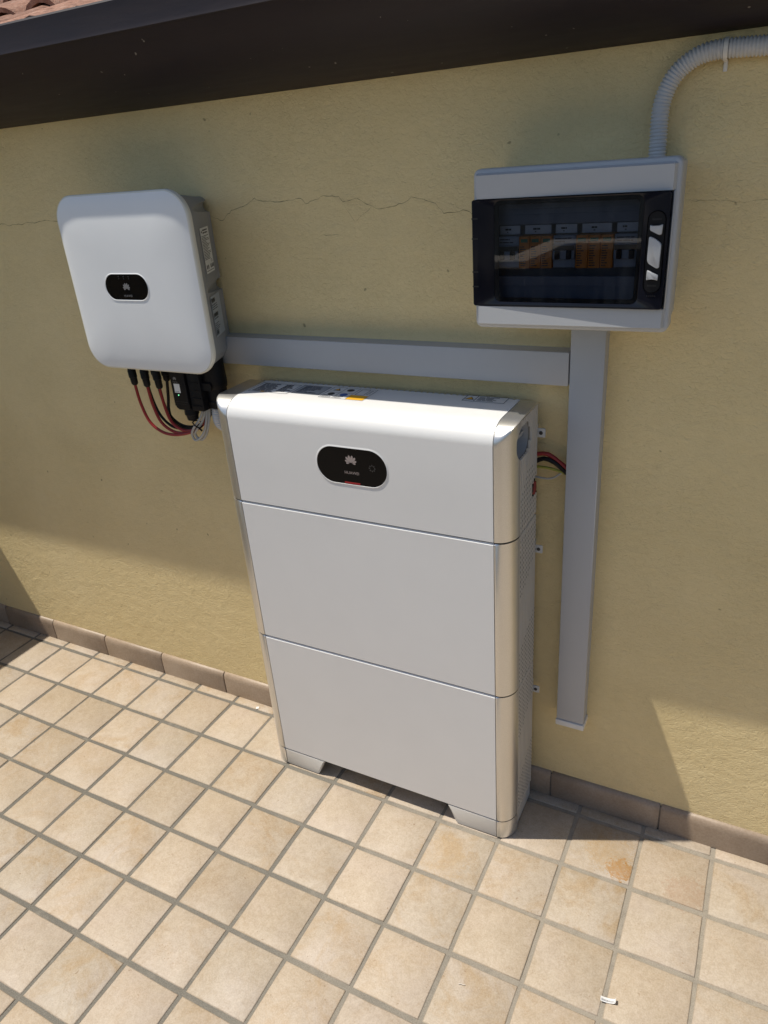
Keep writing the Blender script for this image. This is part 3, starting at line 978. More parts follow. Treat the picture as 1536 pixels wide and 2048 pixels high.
# stickers on the top
FT = top(ZTOP)
def sticker(u0, u1, v0, v1, mat='paper', name='rating_label'):
    bm = bmesh.new(); quad(bm, FT, u0, u1, v0, v1, .0004)
    return obj(name, bm, mat, bat, 0)
s = sticker(-.284, -.184, -.128, -.066)
bm = bmesh.new(); text_rows(bm, FT, -.276, -.222, -.124, -.070, 8, .0007, .62, 3, .7); text_rows(bm, FT, -.219, -.189, -.118, -.07, 6, .0007, .7, 4, .6)
frame_lines(bm, FT, -.283, -.185, -.127, -.067, .0009, .0007); obj('label_print', bm, 'navy', s, 0)
bm = bmesh.new(); quad(bm, FT, -.252, -.243, -.127, -.121, .0008); obj('warning_mark', bm, 'yellow', s, 0)
s = sticker(-.180, -.112, -.118, -.062, 'greypaper')
bm = bmesh.new(); text_rows(bm, FT, -.172, -.120, -.112, -.066, 6, .0007, .5, 5, .4); frame_lines(bm, FT, -.179, -.113, -.117, -.063, .0009, .0007)
obj('label_print', bm, 'navy', s, 0)
s = sticker(-.107, -.003, -.1295, -.058, 'paper', 'warning_label')
bm = bmesh.new()
frame_lines(bm, FT, -.106, -.004, -.1285, -.059, .0009, .0007)
for u in (-.075, -.044): quad(bm, FT, u - .0004, u + .0004, -.1285, -.059, .0007)
for v in (-.094,): quad(bm, FT, -.106, -.044, v - .0004, v + .0004, .0007)
frame_lines(bm, FT, -.038, -.018, -.098, -.064, .0012, .0007)
text_rows(bm, FT, -.103, -.077, -.126, -.110, 4, .0007, .4, 6); text_rows(bm, FT, -.073, -.047, -.126, -.112, 4, .0007, .4, 7)
text_rows(bm, FT, -.015, -.006, -.095, -.065, 5, .0007, .4, 8)
obj('label_print', bm, 'navy', s, 0)
bm = bmesh.new(); quad(bm, FT, -.043, -.004, -.1285, -.101, .0008); obj('amber_field', bm, 'yellow', s, 0)
def tri(bm, fr, u, v, a, n):
    bm.faces.new([bm.verts.new(fr.p(u + a * x, v + a * y, n)) for x, y in ((-.5, -.43), (.5, -.43), (0, .43))])
def disc(bm, fr, u, v, r, n, k=20):
    bm.faces.new([bm.verts.new(fr.p(u + r * math.cos(2 * math.pi * i / k), v + r * math.sin(2 * math.pi * i / k), n)) for i in range(k)])
bm = bmesh.new(); tri(bm, FT, -.090, -.074, .018, .0007); disc(bm, FT, -.060, -.074, .008, .0007); disc(bm, FT, -.090, -.103, .0075, .0007); obj('warning_mark', bm, 'ink', s, 0)
bm = bmesh.new(); tri(bm, FT, -.090, -.0745, .011, .0009); obj('warning_mark', bm, 'yellow', s, 0)
bm = bmesh.new(); disc(bm, FT, -.060, -.104, .0085, .0008); obj('instruction_mark', bm, 'blue', s, 0)
s = sticker(.184, .2695, -.080, -.044, 'paper', 'warning_label')
bm = bmesh.new(); frame_lines(bm, FT, .185, .2685, -.079, -.045, .0013, .0007); quad(bm, FT, .2075, .2088, -.079, -.045, .0007)
text_rows(bm, FT, .212, .262, -.074, -.049, 5, .0007, .45, 9, .6); tri(bm, FT, .1965, -.062, .019, .0007); obj('label_print', bm, 'navy', s, 0)
bm = bmesh.new(); tri(bm, FT, .1965, -.0622, .014, .0009); obj('warning_mark', bm, 'yellow', s, 0)
# wall brackets peeking out on the right
for z in (.939, .6885, .328):
    bm = bmesh.new(); prism(bm, front(-.0445), rrect(.296, .3385, z - .009, z + .009, .0025, 3), 0, .0022, .0006, 1)
    box(bm, .297, .318, -.0443, YW, z - .0088, z + .0088)
    br = obj('wall_bracket', bm, 'bracket', bat, 40)
    bm = bmesh.new(); prism(bm, front(-.0468), [(.3305 + .0036 * math.cos(a * math.pi / 8), z + .0036 * math.sin(a * math.pi / 8)) for a in range(16)], 0, .0012); obj('bracket_screw', bm, 'screw', br, 40)

# ------------------------------------------------------------------ inverter
inv = thing('solar_inverter', 'white pillow-fronted solar inverter with small black display, hung on the wall', 'inverter', (-.4975, YW, 1.04))
IX0, IX1, IZ0, IZ1 = -.6870, -.3265, 1.0420, 1.4025
icx, icz = (IX0 + IX1) / 2, (IZ0 + IZ1) / 2
FI = front(0)
def outline(d, r): return rrect(IX0 + d, IX1 - d, IZ0 + d, IZ1 - d, max(.004, r - d), 12)
YE, YC = -0.1680, -0.1775
bm = bmesh.new(); loops = []
base = outline(0.0035, .053)
for k in range(25):
    t = 1 - k / 25
    y = YC + (YE - YC) * (0.80 * t ** 3.6 + 0.20 * t ** 18)
    loops.append([Vector((icx + (u - icx) * t, y, icz + (v - icz) * t)) for u, v in base])
vs = ring_strip(bm, loops)
bm.faces.new(vs[-1])
obj('front_cover', bm, 'inv_white', inv, 50)
bm = bmesh.new()
def loop(o, y): return [Vector((u, y, v)) for u, v in o]
ring_strip(bm, [loop(outline(.0035, .060), YE), loop(outline(.0012, .053), YE + .0006), loop(outline(0, .053), YE + .0025), loop(outline(0, .053), YE + .010), loop(outline(.0015, .053), YE + .0135), loop(outline(.006, .053), YE + .0135)])
obj('cover_rim', bm, 'rim', inv, 50)
# tapered cast body
def body_loop(t, y):
    a0, a1 = IX0 + .009 + .050 * t, IX1 - .009 - .0490 * t
    c0, c1 = IZ0 + .006 + .004 * t, IZ1 - .010 - .012 * t
    return [Vector((u, y, v)) for u, v in rrect(a0, a1, c0, c1, .045 - .022 * t, 8)]
bm = bmesh.new()
ring_strip(bm, [body_loop(0, YE + .0130), body_loop(.06, -.138), body_loop(.95, -.045), body_loop(1.0, -.034)], True, True)
bodyo = obj('cast_body', bm, 'inv_grey', inv, 45)
cutters = bmesh.new()
for z in (1.362, 1.207, 1.058):
    axis0 = Vector((-.3385, -.135, z)); axis1 = Vector((-.3890, -.026, z))
    path = [axis0.lerp(axis1, i / 10) for i in range(11)]
    tube(cutters, path, lambda i: .0005 + .0118 * math.sqrt(i / 10), 20)
boolean_cut(bodyo, cutters)
bodyo.data.shade_smooth(); bodyo.data.set_sharp_from_angle(angle=math.radians(45))
bm = bmesh.new(); box(bm, -.60, -.43, -.0345, YW, 1.10, 1.34); obj('mounting_plate', bm, 'inv_grey', inv, 0)
# display
FD = front(YC)
DI = rrect(-.5755, -.4575, 1.1965, 1.2475, .0250, 10)
bm = bmesh.new()
ring_strip(bm, [[FD.p(u, v, -.0006) for u, v in rrect(-.5790, -.4540, 1.1930, 1.2510, .0280, 10)], [FD.p(u, v, .0010) for u, v in rrect(-.5768, -.4562, 1.1952, 1.2488, .0262, 10)], [FD.p(u, v, -.0002) for u, v in DI]])
obj('display_rim', bm, 'inv_white', inv, 50)
bm = bmesh.new(); prism(bm, FD, DI, -.003, .0004); idisp = obj('display_panel', bm, 'gloss_black', inv, 40)
bm = bmesh.new(); petals(bm, FD, -.5165, 1.2220, .026, .0007); obj('emblem', bm, 'emblem_d', idisp, 0)
obj('lettering', text_mesh('HUAWEI', .0062, FD, -.5165, 1.2045, .0007), 'emblem_d', idisp, 0)
bm = bmesh.new()
for i, u in enumerate((-.5330, -.5190, -.5050)):
    disc(bm, FD, u, 1.2435, .0014, .0007, 10); quad(bm, FD, u - .0012, u + .0012, 1.2385, 1.2398, .0007)
obj('indicator_mark', bm, 'dimprint', idisp, 0)
# stickers on its right flank
p0, p1 = Vector((-.3376, -.138, 1.2)), Vector((-.3813, -.045, 1.2))
FL = Frame(p0, (p1 - p0), (0, 0, 1))
W = (p1 - p0).length
def flank_label(u0, u1, z0, z1, mat):
    bm = bmesh.new(); quad(bm, FL, u0, u1, z0 - 1.2, z1 - 1.2, .0010); return obj('rating_label', bm, mat, inv, 0)
s = flank_label(.020, .083, 1.2385, 1.3255, 'paper')
bm = bmesh.new(); text_rows(bm, FL, .036, .078, .1130, .1230, 2, .0013, .5, 21, .8)
text_rows(bm, FL, .023, .078, .064, .111, 17, .0013, .42, 22, .5, 4)
for k, u in enumerate((.026, .036, .055, .065, .074)): quad(bm, FL, u, u + .006, .047, .0545, .0013)
quad(bm, FL, .023, .076, .0425, .0436, .0013)
obj('label_print', bm, 'ink', s, 0)
bm = bmesh.new(); petals(bm, FL, .0285, .1178, .010, .0013); obj('emblem', bm, 'ink', s, 0)
obj('lettering', text_mesh('CE', .0085, FL, .070, .0600, .0013), 'ink', s, 0)
s = flank_label(.012, .083, 1.1120, 1.1940, 'greypaper')
s.data.materials[0] = M['breaker']
bm = bmesh.new()
r = random.Random(3)
for (u0, u1, v0, v1) in ((.015, .042, -.0190, -.0105), (.015, .050, -.0480, -.0400), (.015, .036, -.0840, -.0740)):
    u = u0
    while u < u1:
        w = r.choice((.0006, .0009, .0014)); quad(bm, FL, u, u + w, v0, v1, .0013); u += w + r.choice((.0005, .0008))
text_rows(bm, FL, .015, .075, -.034, -.021, 3, .0013, .35, 31, .6); text_rows(bm, FL, .015, .055, -.053, -.0495, 1, .0013, .5, 32, .8); text_rows(bm, FL, .015, .060, -.0735, -.0590, 4, .0013, .35, 33, .3)
obj('label_print', bm, 'ink', s, 0)

# ------------------------------------------------------------------ under the inverter: plugs, cables, dongle
ROW = [(-.645, -.100), (-.606, -.100), (-.568, -.100), (-.640, -.066), (-.607, -.066), (-.574, -.066)]
def plug(c, x, y, zb, tilt=0.003):
    bm = bmesh.new()
    zt = 1.047
    prof = [(zt, .0084), (zt - .028, .0088), (zt - .030, .0097), (zt - .046, .0097), (zt - .047, .0086), (zb + .004, .0080), (zb, .0056)]
    loops = []
    for z, r in prof:
        xx = x + tilt * (zt - z) / .05
        loops.append([Vector((xx + r * math.cos(a * math.pi / 6), y + r * math.sin(a * math.pi / 6), z)) for a in range(12)])
    ring_strip(bm, loops, True, True)
    o = obj('plug', bm, 'black', c, 35)
    bm = bmesh.new(); fr = front(y - .0090)
    quad(bm, fr, x - .0035, x + .0005, zt - .013, zt - .0105, .001); quad(bm, fr, x - .003, x + .003, zt - .022, zt - .021, .001)
    obj('plug_mark', bm, 'paleink', o, 0)
def dc_cable(i, pts, r, mat, label):
    c = cable('power_cable', pts, r, mat, label, 'cables plugged in under the inverter')
    x, y = ROW[i]
    plug(c, x, y, pts[0][2])
dc_cable(0, [(-.642, -.100, .982), (-.637, -.1, .935), (-.620, -.1, .890), (-.583, -.1, .867), (-.535, -.1, .866), (-.485, -.097, .880), (-.458, -.090, .902), (-.446, -.080, .940), (-.445, -.064, .995)], .0036, 'red', 'red cable from the leftmost plug under the inverter, hanging lowest')
dc_cable(1, [(-.603, -.100, .980), (-.598, -.1, .935), (-.583, -.1, .893), (-.552, -.098, .872), (-.512, -.096, .872), (-.470, -.093, .889), (-.455, -.086, .910), (-.449, -.074, .950), (-.450, -.060, 1.0)], .0036, 'red', 'red cable from the second plug under the inverter, lying between two other red ones')
dc_cable(2, [(-.565, -.100, .978), (-.561, -.1, .935), (-.550, -.1, .898), (-.525, -.0975, .879), (-.492, -.096, .880), (-.460, -.093, .896), (-.449, -.084, .920), (-.443, -.072, .960), (-.444, -.058, 1.005)], .0036, 'red', 'red cable from the third plug under the inverter, nearest the dongle')
dc_cable(3, [(-.637, -.066, .984), (-.632, -.066, .940), (-.616, -.068, .900), (-.585, -.072, .876), (-.545, -.078, .873), (-.495, -.080, .880), (-.455, -.078, .905), (-.436, -.070, .945), (-.436, -.062, 1.0)], .0034, 'blackcable', 'black cable beside the second red one, plugged in behind it under the inverter')
dc_cable(4, [(-.604, -.066, .984), (-.599, -.066, .940), (-.585, -.068, .904), (-.558, -.072, .884), (-.52, -.078, .880), (-.48, -.079, .890), (-.452, -.076, .915), (-.440, -.066, .955), (-.440, -.056, 1.0)], .0034, 'blackcable', 'black cable mostly hidden behind the third red one under the inverter')
dc_cable(5, [(-.571, -.066, .986), (-.578, -.066, .945), (-.581, -.070, .912), (-.563, -.080, .886), (-.525, -.088, .878), (-.487, -.090, .884), (-.457, -.088, .905), (-.442, -.080, .935), (-.436, -.066, .98)], .0036, 'blackcable', 'black cable on the plug next to the dongle, curving in a full loop')

bm = bmesh.new(); prism(bm, Frame((0, 0, 1.0435), (1, 0, 0), (0, 1, 0)), [(-.655 + .007 * math.cos(a * math.pi / 6), -.125 + .007 * math.sin(a * math.pi / 6)) for a in range(12)], -.010, 0, 0)
tag(obj('blanking_cap', bm, 'black', None, 35), 'small dark cap under the lower left edge of the inverter', 'cap')

don = thing('communication_dongle', 'black dongle with white sticker and green light hanging below the inverter', 'dongle', (-.480, -.1, .93))
bm = bmesh.new(); prism(bm, front(-.080), rrect(-.5040, -.4620, .9400, 1.046, (.006, .002, .002, .009), 5), 0, .042, .003, 2); obj('dongle_shell', bm, 'black', don, 40)
bm = bmesh.new(); FDn = front(-.122)
quad(bm, FDn, -.500, -.466, .9585, .9592, .0003); quad(bm, FDn, -.498, -.470, .9535, .9540, .0003); obj('mould_line', bm, 'dimprint', don, 0)
bm = bmesh.new(); quad(bm, FDn, -.4965, -.4795, .9800, 1.0010, .0005); s = obj('sticker', bm, 'paper', don, 0)
bm = bmesh.new(); text_rows(bm, FDn, -.4950, -.4810, .9815, .9845, 1, .0008, .4, 41, .7); obj('label_print', bm, 'paleink', s, 0)
bm = bmesh.new(); petals(bm, FDn, -.4905, 1.0125, .0135, .0005); obj('emblem', bm, 'emblem_d', don, 0)
obj('lettering', text_mesh('HUAWEI', .0036, FDn, -.4905, 1.0048, .0005), 'emblem_d', don, 0)
bm = bmesh.new(); prism(bm, FDn, [(-.4875 + .0014 * math.cos(a * math.pi / 6), .9745 + .0014 * math.sin(a * math.pi / 6)) for a in range(12)], 0, .0008); obj('indicator_light', bm, 'led', don, 40)
bm = bmesh.new()
loops = []
for z, r_ in ((.940, .0150), (.931, .0165), (.924, .0165), (.923, .0150), (.918, .0135), (.911, .0125), (.909, .009)):
    loops.append([Vector((-.4790 + r_ * math.cos(a * math.pi / 9), -.1 + r_ * math.sin(a * math.pi / 9) * (1 + .04 * (a % 2)), z)) for a in range(18)])
ring_strip(bm, loops, True, True); obj('gland_nut', bm, 'black', don, 30)

com = thing('signal_plug', 'ribbed black signal plug between the dongle and the cable plug', 'plug', (-.44, -.1, .94))
bm = bmesh.new(); prism(bm, front(-.082), rrect(-.4600, -.4235, .9380, 1.046, .005, 4), 0, .036, .003, 2); obj('plug_shell', bm, 'black', com, 40)
bm = bmesh.new()
for k in range(4): box(bm, -.4575, -.4275, -.1195, -.1178, .950 + k * .018, .952 + k * .018)
obj('grip_rib', bm, 'black', com, 0)
acp = thing('mains_plug', 'bulky black mains plug under the right corner of the inverter', 'plug', (-.405, -.085, .94))
bm = bmesh.new()
loops = []
for z, r_, k in ((1.052, .0290, 1), (1.000, .0290, 1), (.990, .0275, 1), (.986, .0245, 1), (.960, .0235, 1), (.957, .0255, 1), (.944, .0250, 1), (.940, .020, 1)):
    loops.append([Vector((-.4100 + (1.0 - z) * .05 + r_ * math.cos(a * math.pi / 12), -.082 + r_ * .9 * math.sin(a * math.pi / 12), z)) for a in range(24)])
ring_strip(bm, loops, True, True); obj('plug_shell', bm, 'black', acp, 30)
bm = bmesh.new(); prism(bm, front(-.1085), rrect(-.432, -.398, .986, 1.004, .002, 3), 0, .0035, .0008, 1)
for k in range(3): quad(bm, front(-.1120), -.422, -.412, .9895 + k * .004, .9905 + k * .004, .0003)
obj('plug_latch', bm, 'black', acp, 40)
bm = bmesh.new()
corrugated(bm, [(-.4130, -.086, .948), (-.4150, -.087, .928), (-.4170, -.085, .910), (-.4180, -.078, .896), (-.4150, -.066, .886), (-.404, -.054, .878), (-.388, -.045, .86), (-.37, -.041, .80)], .0120, .0050, .0012)
tag(obj('corrugated_conduit', bm, 'conduit', None, 60), 'short pale corrugated hose from the mains plug down behind the battery', 'conduit', 'corrugated hoses')

lp = thing('data_cable', 'thin grey cable tied in a loop below the dongle', 'cable', (-.46, -.1, .87))
bm = bmesh.new()
tube(bm, catmull([(-.4500, -.090, .960), (-.4505, -.096, .930), (-.4620, -.102, .908), (-.4790, -.104, .890), (-.4905, -.102, .872), (-.4860, -.100, .8575), (-.4700, -.099, .8640), (-.4540, -.098, .8820), (-.4440, -.096, .9080), (-.4400, -.090, .935), (-.440, -.080, .97)], .004), .0030, 10)
obj('sheath', bm, 'greycable', lp, 60)
bm = bmesh.new()
tube(bm, catmull([(-.4440, -.088, .960), (-.4450, -.093, .930), (-.4560, -.098, .905), (-.4720, -.099, .888), (-.4845, -.0975, .874), (-.4810, -.096, .862), (-.4680, -.095, .8590), (-.4520, -.094, .8760), (-.4400, -.093, .9040), (-.4350, -.088, .935), (-.435, -.080, .97)], .004), .0030, 10)
obj('sheath', bm, 'greycable', lp, 60)
bm = bmesh.new()
tube(bm, catmull([(-.4745, -.110, .9060), (-.4680, -.1095, .8980), (-.4610, -.104, .8920), (-.4600, -.094, .8960), (-.4680, -.092, .9030), (-.4745, -.101, .9075), (-.4745, -.110, .9060)], .002), .0016, 8)
tube(bm, catmull([(-.4620, -.106, .8930), (-.4560, -.107, .8890), (-.4530, -.106, .8860)], .002), .0022, 8)
obj('cable_tie', bm, 'black', lp, 60)

# ------------------------------------------------------------------ cables between battery and upright trunking
G2 = 'cables from the battery into the upright trunking'
cable('power_cable', [(.300, -.048, .897), (.326, -.047, .8965), (.345, -.046, .8975), (.372, -.046, .880), (.392, -.046, .865)], .0042, 'red', 'red cable arching from the battery into the upright trunking', G2)
cable('power_cable', [(.300, -.040, .862), (.318, -.046, .878), (.338, -.050, .8895), (.358, -.050, .884), (.374, -.048, .871), (.392, -.046, .855)], .0045, 'blackcable', 'black cable arching below a red one into the upright trunking', G2)
cable('earth_cable', [(.300, -.046, .870), (.324, -.046, .8695), (.349, -.046, .8690), (.372, -.046, .8640), (.392, -.046, .858)], .0026, 'earth', 'yellow green earth wire from the battery into the upright trunking', G2)
cable('data_cable', [(.300, -.046, .850), (.322, -.046, .8480), (.345, -.046, .8465), (.360, -.046, .852), (.374, -.046, .8640), (.392, -.046, .866)], .0020, 'greycable', 'thin grey wire sagging lowest between battery and upright trunking', G2)

# ------------------------------------------------------------------ breaker box
db = thing('breaker_box', 'light grey breaker box with smoked door mounted on the wall', 'breaker box', (.39, YW, 1.154))
bx0, bx1, bz0, bz1 = .2370, .5450, 1.1535, 1.3970
FX = front(0)
def bl(d, y, r=.010): return [Vector((u, y, v)) for u, v in rrect(bx0 + d, bx1 - d, bz0 + d, bz1 - d, max(.003, r - d), 6)]
# back shell, open at the front, hollow
bm = bmesh.new()
ring_strip(bm, [bl(.0085, YW + .0165), bl(.0035, -.095, .011), bl(.0035, -.0965, .011)])
bm.faces.new([bm.verts.new(v) for v in bl(.0085, YW - .001)][::-1])
obj('back_shell', bm, 'box', db, 40)
# cover: rim, stepped shoulder, face with the door opening
bm = bmesh.new()
ring_strip(bm, [bl(.0030, -.0965, .011), bl(.0005, -.0975, .011), bl(0, -.0995, .011), bl(0, -.123, .011), bl(.0012, -.1262, .011), bl(.0032, -.1275, .011), bl(.0060, -.1278, .011)])
obj('cover_rim', bm, 'box', db, 45)
Z0D, Z1D = 1.1905, 1.3545
fyb = -.1335
def band(z_out, z_in, x1i, y_out=-.1276, y_in=fyb):
    """sloped shoulder then flat band between the rim and the door"""
    bm = bmesh.new()
    s = 1 if z_in > z_out else -1
    prof = [(z_out + s * .0058, y_out), (z_out + s * .0090, y_in - .0034), (z_in, y_in - .0020), (z_in, -.118)]
    loops = []
    for x, k in ((bx0 + .0058, 0), (bx0 + .0085, 1), (bx1 - .0095, 1), (bx1 - .0058, 0)):
        loops.append([Vector((x, y if k else max(y, y_out), z)) for z, y in prof])
    ring_strip(bm, loops, False)
    return bm
obj('cover_band', band(bz0, Z0D, 0), 'box', db, 30)
obj('cover_band', band(bz1, Z1D, 0), 'box', db, 30)
bm = bmesh.new(); box(bm, .5370, bx1 - .0058, -.1345, -.120, Z0D, Z1D, .0012, 1); obj('cover_stile', bm, 'box', db, 40)
# inside
bm = bmesh.new()
fr_ = front(0)
quad(bm, front(-.060), bx0 + .01, bx1 - .012, Z0D, Z1D, 0)
for (u0, u1, v0, v1) in ((.262, .510, 1.312, 1.3545), (.262, .510, 1.1905, 1.234)):
    box(bm, u0, u1, -.108, -.104, v0, v1, .001, 1)
box(bm, .262, .2725, -.108, -.104, 1.2345, 1.3115); box(bm, .4945, .510, -.108, -.104, 1.2345, 1.3115)
for v in (1.334, 1.326, 1.218): box(bm, .266, .506, -.1092, -.1081, v, v + .0012)
for xw in ((bx0 + .0065, .262), (.510, .536)):
    quad(bm, front(-.104), xw[0], xw[1], Z0D, Z1D, 0)
obj('inner_panel', bm, 'inside', db, 0)
def breaker(u0, u1, poles):
    bm = bmesh.new(); box(bm, u0 + .0004, u1 - .0004, -.1165, -.085, 1.2485, 1.2965, .0008, 1); box(bm, u0 + .0006, u1 - .0006, -.122, -.1164, 1.2610, 1.2830, .001, 1)
    b = obj('circuit_breaker', bm, 'breaker', db, 40)
    bm = bmesh.new()
    quad(bm, front(-.1221), u0 + .0008, u1 - .0008, 1.2745, 1.2820, .0003)
    obj('toggle_slot', bm, 'dark', b, 0)
    w = (u1 - u0) / poles
    for k in range(poles):
        c = u0 + w * (k + .5)
        bm = bmesh.new(); box(bm, c - w * .2, c + w * .2, -.128, -.1217, 1.2620, 1.2750, .001, 1)
        obj('toggle', bm, 'black', b, 40)
    bm = bmesh.new(); text_rows(bm, front(-.1165), u0 + .003, u1 - .004, 1.285, 1.294, 2, .0004, .35, int(u0 * 1000), .5); obj('label_print', bm, 'navy', b, 0)
    return b
def arrester(u0, u1, seed):
    w = (u1 - u0) / 3
    for k in range(3):
        a = u0 + w * k
        bm = bmesh.new(); box(bm, a + .0003, a + w - .0003, -.1205, -.085, 1.2480, 1.2965, .0008, 1)
        b = obj('surge_arrester', bm, 'orange', db, 40)
        bm = bmesh.new(); quad(bm, front(-.1205), a + .003, a + w - .0035, 1.2872, 1.2925, .0004); obj('status_window', bm, 'green', b, 0)
        bm = bmesh.new(); text_rows(bm, front(-.1205), a + .0022, a + w - .0025, 1.2505, 1.2825, 9, .0004, .45, seed + k, .55, 2); obj('label_print', bm, 'ink', b, 0)
breaker(.2735, .3090, 2); arrester(.3095, .3630, 50); breaker(.3635, .3990, 2); arrester(.3995, .4560, 60); breaker(.4565, .4930, 2)
for i, (u0, u1) in enumerate(((.275, .308), (.316, .358), (.365, .398), (.406, .450), (.458, .490))):
    bm = bmesh.new(); quad(bm, front(-.1088), u0, u1, 1.2985, 1.3115, .0002); t = obj('circuit_label', bm, 'paper', db, 0)
    bm = bmesh.new(); text_rows(bm, front(-.1088), (u0 + u1) / 2 - .008, (u0 + u1) / 2 + .008, 1.3040, 1.3080, 1, .0005, .7, i, .8, 2); text_rows(bm, front(-.1088), (u0 + u1) / 2 - .005, (u0 + u1) / 2 + .004, 1.3005, 1.3035, 1, .0005, .5, i + 9, .8, 1); obj('label_print', bm, 'ink', t, 0)
# door: dark frame with rounded window, smoked pane, latch
FDoor = front(-.1354)
dx0, dx1 = .2365, .5355
outer = rrect(dx0, dx1, Z0D + .0008, Z1D - .0008, .004, 6)
WIN = (.2740, .4990, 1.1985, 1.3510)
inner = rrect(*WIN, .010, 6)
bm = bmesh.new()
innr2 = rrect(WIN[0] - .0022, WIN[1] + .0022, WIN[2] - .0022, WIN[3] + .0022, .012, 6)
out2 = rrect(dx0 + .001, dx1 - .001, Z0D + .0018, Z1D - .0018, .003, 6)
L_ = [[FDoor.p(u, v, -.0075) for u, v in outer], [FDoor.p(u, v, -.001) for u, v in outer], [FDoor.p(u, v, 0) for u, v in out2], [FDoor.p(u, v, 0) for u, v in innr2], [FDoor.p(u, v, -.0016) for u, v in inner], [FDoor.p(u, v, -.005) for u, v in inner], [FDoor.p(u, v, -.0075) for u, v in outer]]
ring_strip(bm, L_)
door = obj('door', bm, 'door_dark', db, 40)
bm = bmesh.new()
bm.faces.new([bm.verts.new(FDoor.p(u, v, -.0012)) for u, v in rrect(WIN[0] - .0002, WIN[1] + .0002, WIN[2] - .0002, WIN[3] + .0002, .0100, 6)])
pane = obj('smoked_pane', bm, 'smoked', door, 0)
bm = bmesh.new()
a = rrect(WIN[0] + .0045, WIN[1] - .0045, WIN[2] + .0045, WIN[3] - .0045, .007, 6); b_ = rrect(WIN[0] + .0062, WIN[1] - .0062, WIN[2] + .0062, WIN[3] - .0062, .006, 6)
o3 = rrect(WIN[0] + .0001, WIN[1] - .0001, WIN[2] + .0001, WIN[3] - .0001, .0098, 6)
ring_strip(bm, [[FDoor.p(u, v, -.0022) for u, v in o3], [FDoor.p(u, v, -.0040) for u, v in a], [FDoor.p(u, v, -.0045) for u, v in b_]])
obj('pane_seal', bm, 'dark', door, 40)
# latch
bm = bmesh.new()
st_o = rrect(.5060, .5318, 1.2150, 1.3295, .0125, 8); st_i = rrect(.5074, .5304, 1.2164, 1.3281, .0112, 8)
ring_strip(bm, [[FDoor.p(u, v, 0.0001) for u, v in st_o], [FDoor.p(u, v, .0016) for u, v in rrect(.5066, .5312, 1.2156, 1.3289, .0119, 8)], [FDoor.p(u, v, .0003) for u, v in st_i]])
lat = obj('latch_surround', bm, 'gloss_black', door, 50)
bm = bmesh.new(); bm.faces.new([bm.verts.new(FDoor.p(u, v, .00035)) for u, v in st_i]); obj('latch_well', bm, 'black', door, 0)
def latch_piece(pts, r, n1, mat='box'):
    bm = bmesh.new()
    area = sum(pts[i][0] * pts[(i + 1) % len(pts)][1] - pts[(i + 1) % len(pts)][0] * pts[i][1] for i in range(len(pts)))
    if area < 0: pts = pts[::-1]
    prism(bm, FDoor, round_poly(pts, r, 3), .0004, n1, .0009, 2); return obj('latch_key', bm, mat, lat, 40)
latch_piece([(.5105, 1.3105), (.5150, 1.3090), (.5200, 1.3088), (.5280, 1.3110), (.5272, 1.2975), (.5240, 1.2970), (.5110, 1.3035)], .0012, .0042)
latch_piece([(.5105, 1.2955), (.5195, 1.2915), (.5280, 1.2850), (.5275, 1.2520), (.5245, 1.2510), (.5110, 1.2590), (.5102, 1.2650)], .003, .0046)
latch_piece([(.5112, 1.2485), (.5270, 1.2415), (.5268, 1.2340), (.5190, 1.2362), (.5110, 1.2345)], .0012, .0046)
for z in (1.3165, 1.2250):
    bm = bmesh.new(); quad(bm, FDoor, .5125, .5255, z, z + .0025, .0006); obj('latch_slot', bm, 'dark', lat, 0)
bm = bmesh.new()
for k in range(5): quad(bm, FDoor, .5125 + k * .0028, .5140 + k * .0028, 1.2108, 1.2120, .0003)
obj('door_mark', bm, 'dimprint', door, 0)
# hinge cut-outs on the left
for z in (1.325, 1.2950, 1.2440, 1.2210):
    bm = bmesh.new(); box(bm, dx0 - .0004, dx0 + .010, -.1357, -.1355, z, z + .0022); obj('hinge_slot', bm, 'dark', door, 0)

# the box hangs a little askew, its left edge further from the wall
db.location = (.39 + .0039, YW - .0150, 1.154 + .0021)
db.rotation_euler = (0, 0, math.radians(0.25))
# the door does not shut home: it stands a few millimetres open on the latch side
pv = Vector((dx0, -.1354, 0)) - LOC[db.name]
door.matrix_local = Matrix.Translation(pv) @ Matrix.Rotation(math.radians(-1.45), 4, 'Z') @ Matrix.Translation(-pv)

# ------------------------------------------------------------------ conduit above the box and its clip
con = thing('corrugated_conduit', 'long pale grey corrugated hose curving from breaker box up under the gutter', 'conduit', (.5, -.036, 1.39), 'corrugated hoses')
bm = bmesh.new()
corrugated(bm, [(.4990, -.046, 1.385), (.4985, -.045, 1.4195), (.4980, -.044, 1.4459), (.4995, -.042, 1.4685), (.5065, -.040, 1.4898), (.5185, -.039, 1.5073), (.5370, -.039, 1.5200), (.5570, -.039, 1.5262), (.5795, -.039, 1.5272), (.6080, -.039, 1.5262), (.640, -.039, 1.5245), (.72, -.039, 1.522), (.95, -.039, 1.515)], .0122, .0049, .0012)
obj('hose', bm, 'conduit', con, 60)
bm = bmesh.new()
loops = []
for w in (-.0026, .0026):
    lo_ = []
    for a in range(-40, 221, 20):
        th_ = math.radians(a)
        lo_.append((math.cos(th_), math.sin(th_)))
    loops.append(lo_)
R1, R2 = .0142, .0130
L1 = []
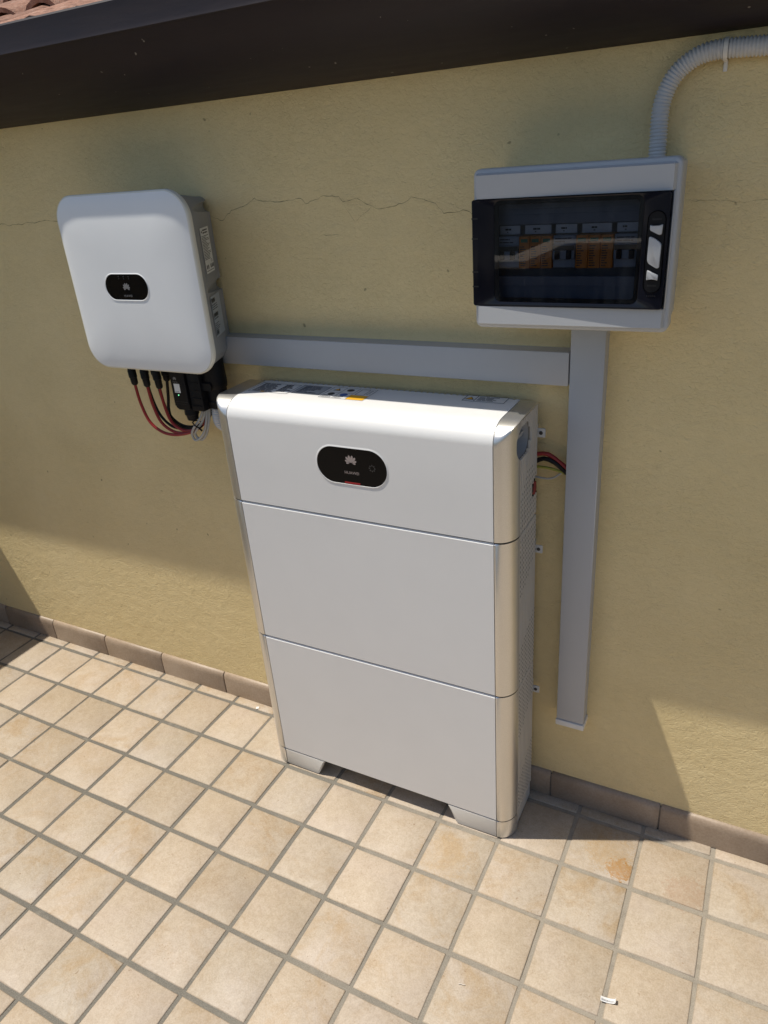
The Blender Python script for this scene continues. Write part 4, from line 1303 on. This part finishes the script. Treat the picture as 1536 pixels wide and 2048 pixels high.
for (w, rad) in ((-.0028, R1), (.0028, R1), (.0028, R2), (-.0028, R2)):
    L1.append([Vector((.5785 + w, -.039 - math.sin(math.radians(a)) * rad, 1.5268 + math.cos(math.radians(a)) * rad)) for a in range(0, 181, 15)])
L1.append(L1[0])
ring_strip(bm, L1, False)
box(bm, .5757, .5813, -.0258, YW, 1.5000, 1.5145, .0006, 1); box(bm, .5757, .5813, -.0395, YW - .0005, 1.5125, 1.5140)
clip = obj('saddle_clip', bm, 'trunk_cap', con, 40)

# ------------------------------------------------------------------ litter on the floor
FS = Frame((.5838, -.4600, .0), (.985, .17, 0), (-.17, .985, 0))
bm = bmesh.new()
L1 = []
nn = 14
for i in range(nn + 1):
    t = i / nn
    u = .030 * t; n_ = .0022 + .0035 * (t - .45) ** 2 * 4 + (.004 * max(0, t - .85) / .15)
    if t > .85: u = .030 * .85 + (t - .85) * .010
    L1.append([FS.p(u, -.0045 + .001 * t, n_), FS.p(u, -.001, n_ + .0012), FS.p(u, .0048, n_ + .0002)])
ring_strip(bm, L1, False)
sc = tag(obj('paper_scrap', bm, 'paper', None, 60), 'curled white printed paper strip lying on the tiles', 'paper')
bm = bmesh.new()
r = random.Random(8); u = .0015
while u < .0245:
    w = r.uniform(.0006, .0017)
    if not (.0115 < u < .0135):
        t = u / .030; n_ = .0022 + .0035 * (t - .45) ** 2 * 4
        quad(bm, FS, u, u + w, -.0028, .0004, n_ + .0015)
    u += w + .0006
obj('label_print', bm, 'paleink', sc, 0)
bm = bmesh.new(); prism(bm, Frame((-.4975, -.054, .0006), (.8, .6, 0), (-.6, .8, 0)), [(-.004, -.0045), (.004, -.005), (.0045, .004), (-.0035, .0045)], 0, .0015)
tag(obj('paper_scrap', bm, 'paper', None, 0), 'tiny white square chip by the skirting left of the battery', 'paper')
bm = bmesh.new(); tube(bm, catmull([(.3360, -.5440, .0014), (.3400, -.5425, .0020), (.3445, -.5420, .0016), (.3480, -.5405, .0014)], .001), .0006, 6)
tag(obj('splinter', bm, 'twig', None, 60), 'tiny pale splinter on the tiles in front of the battery', 'debris')
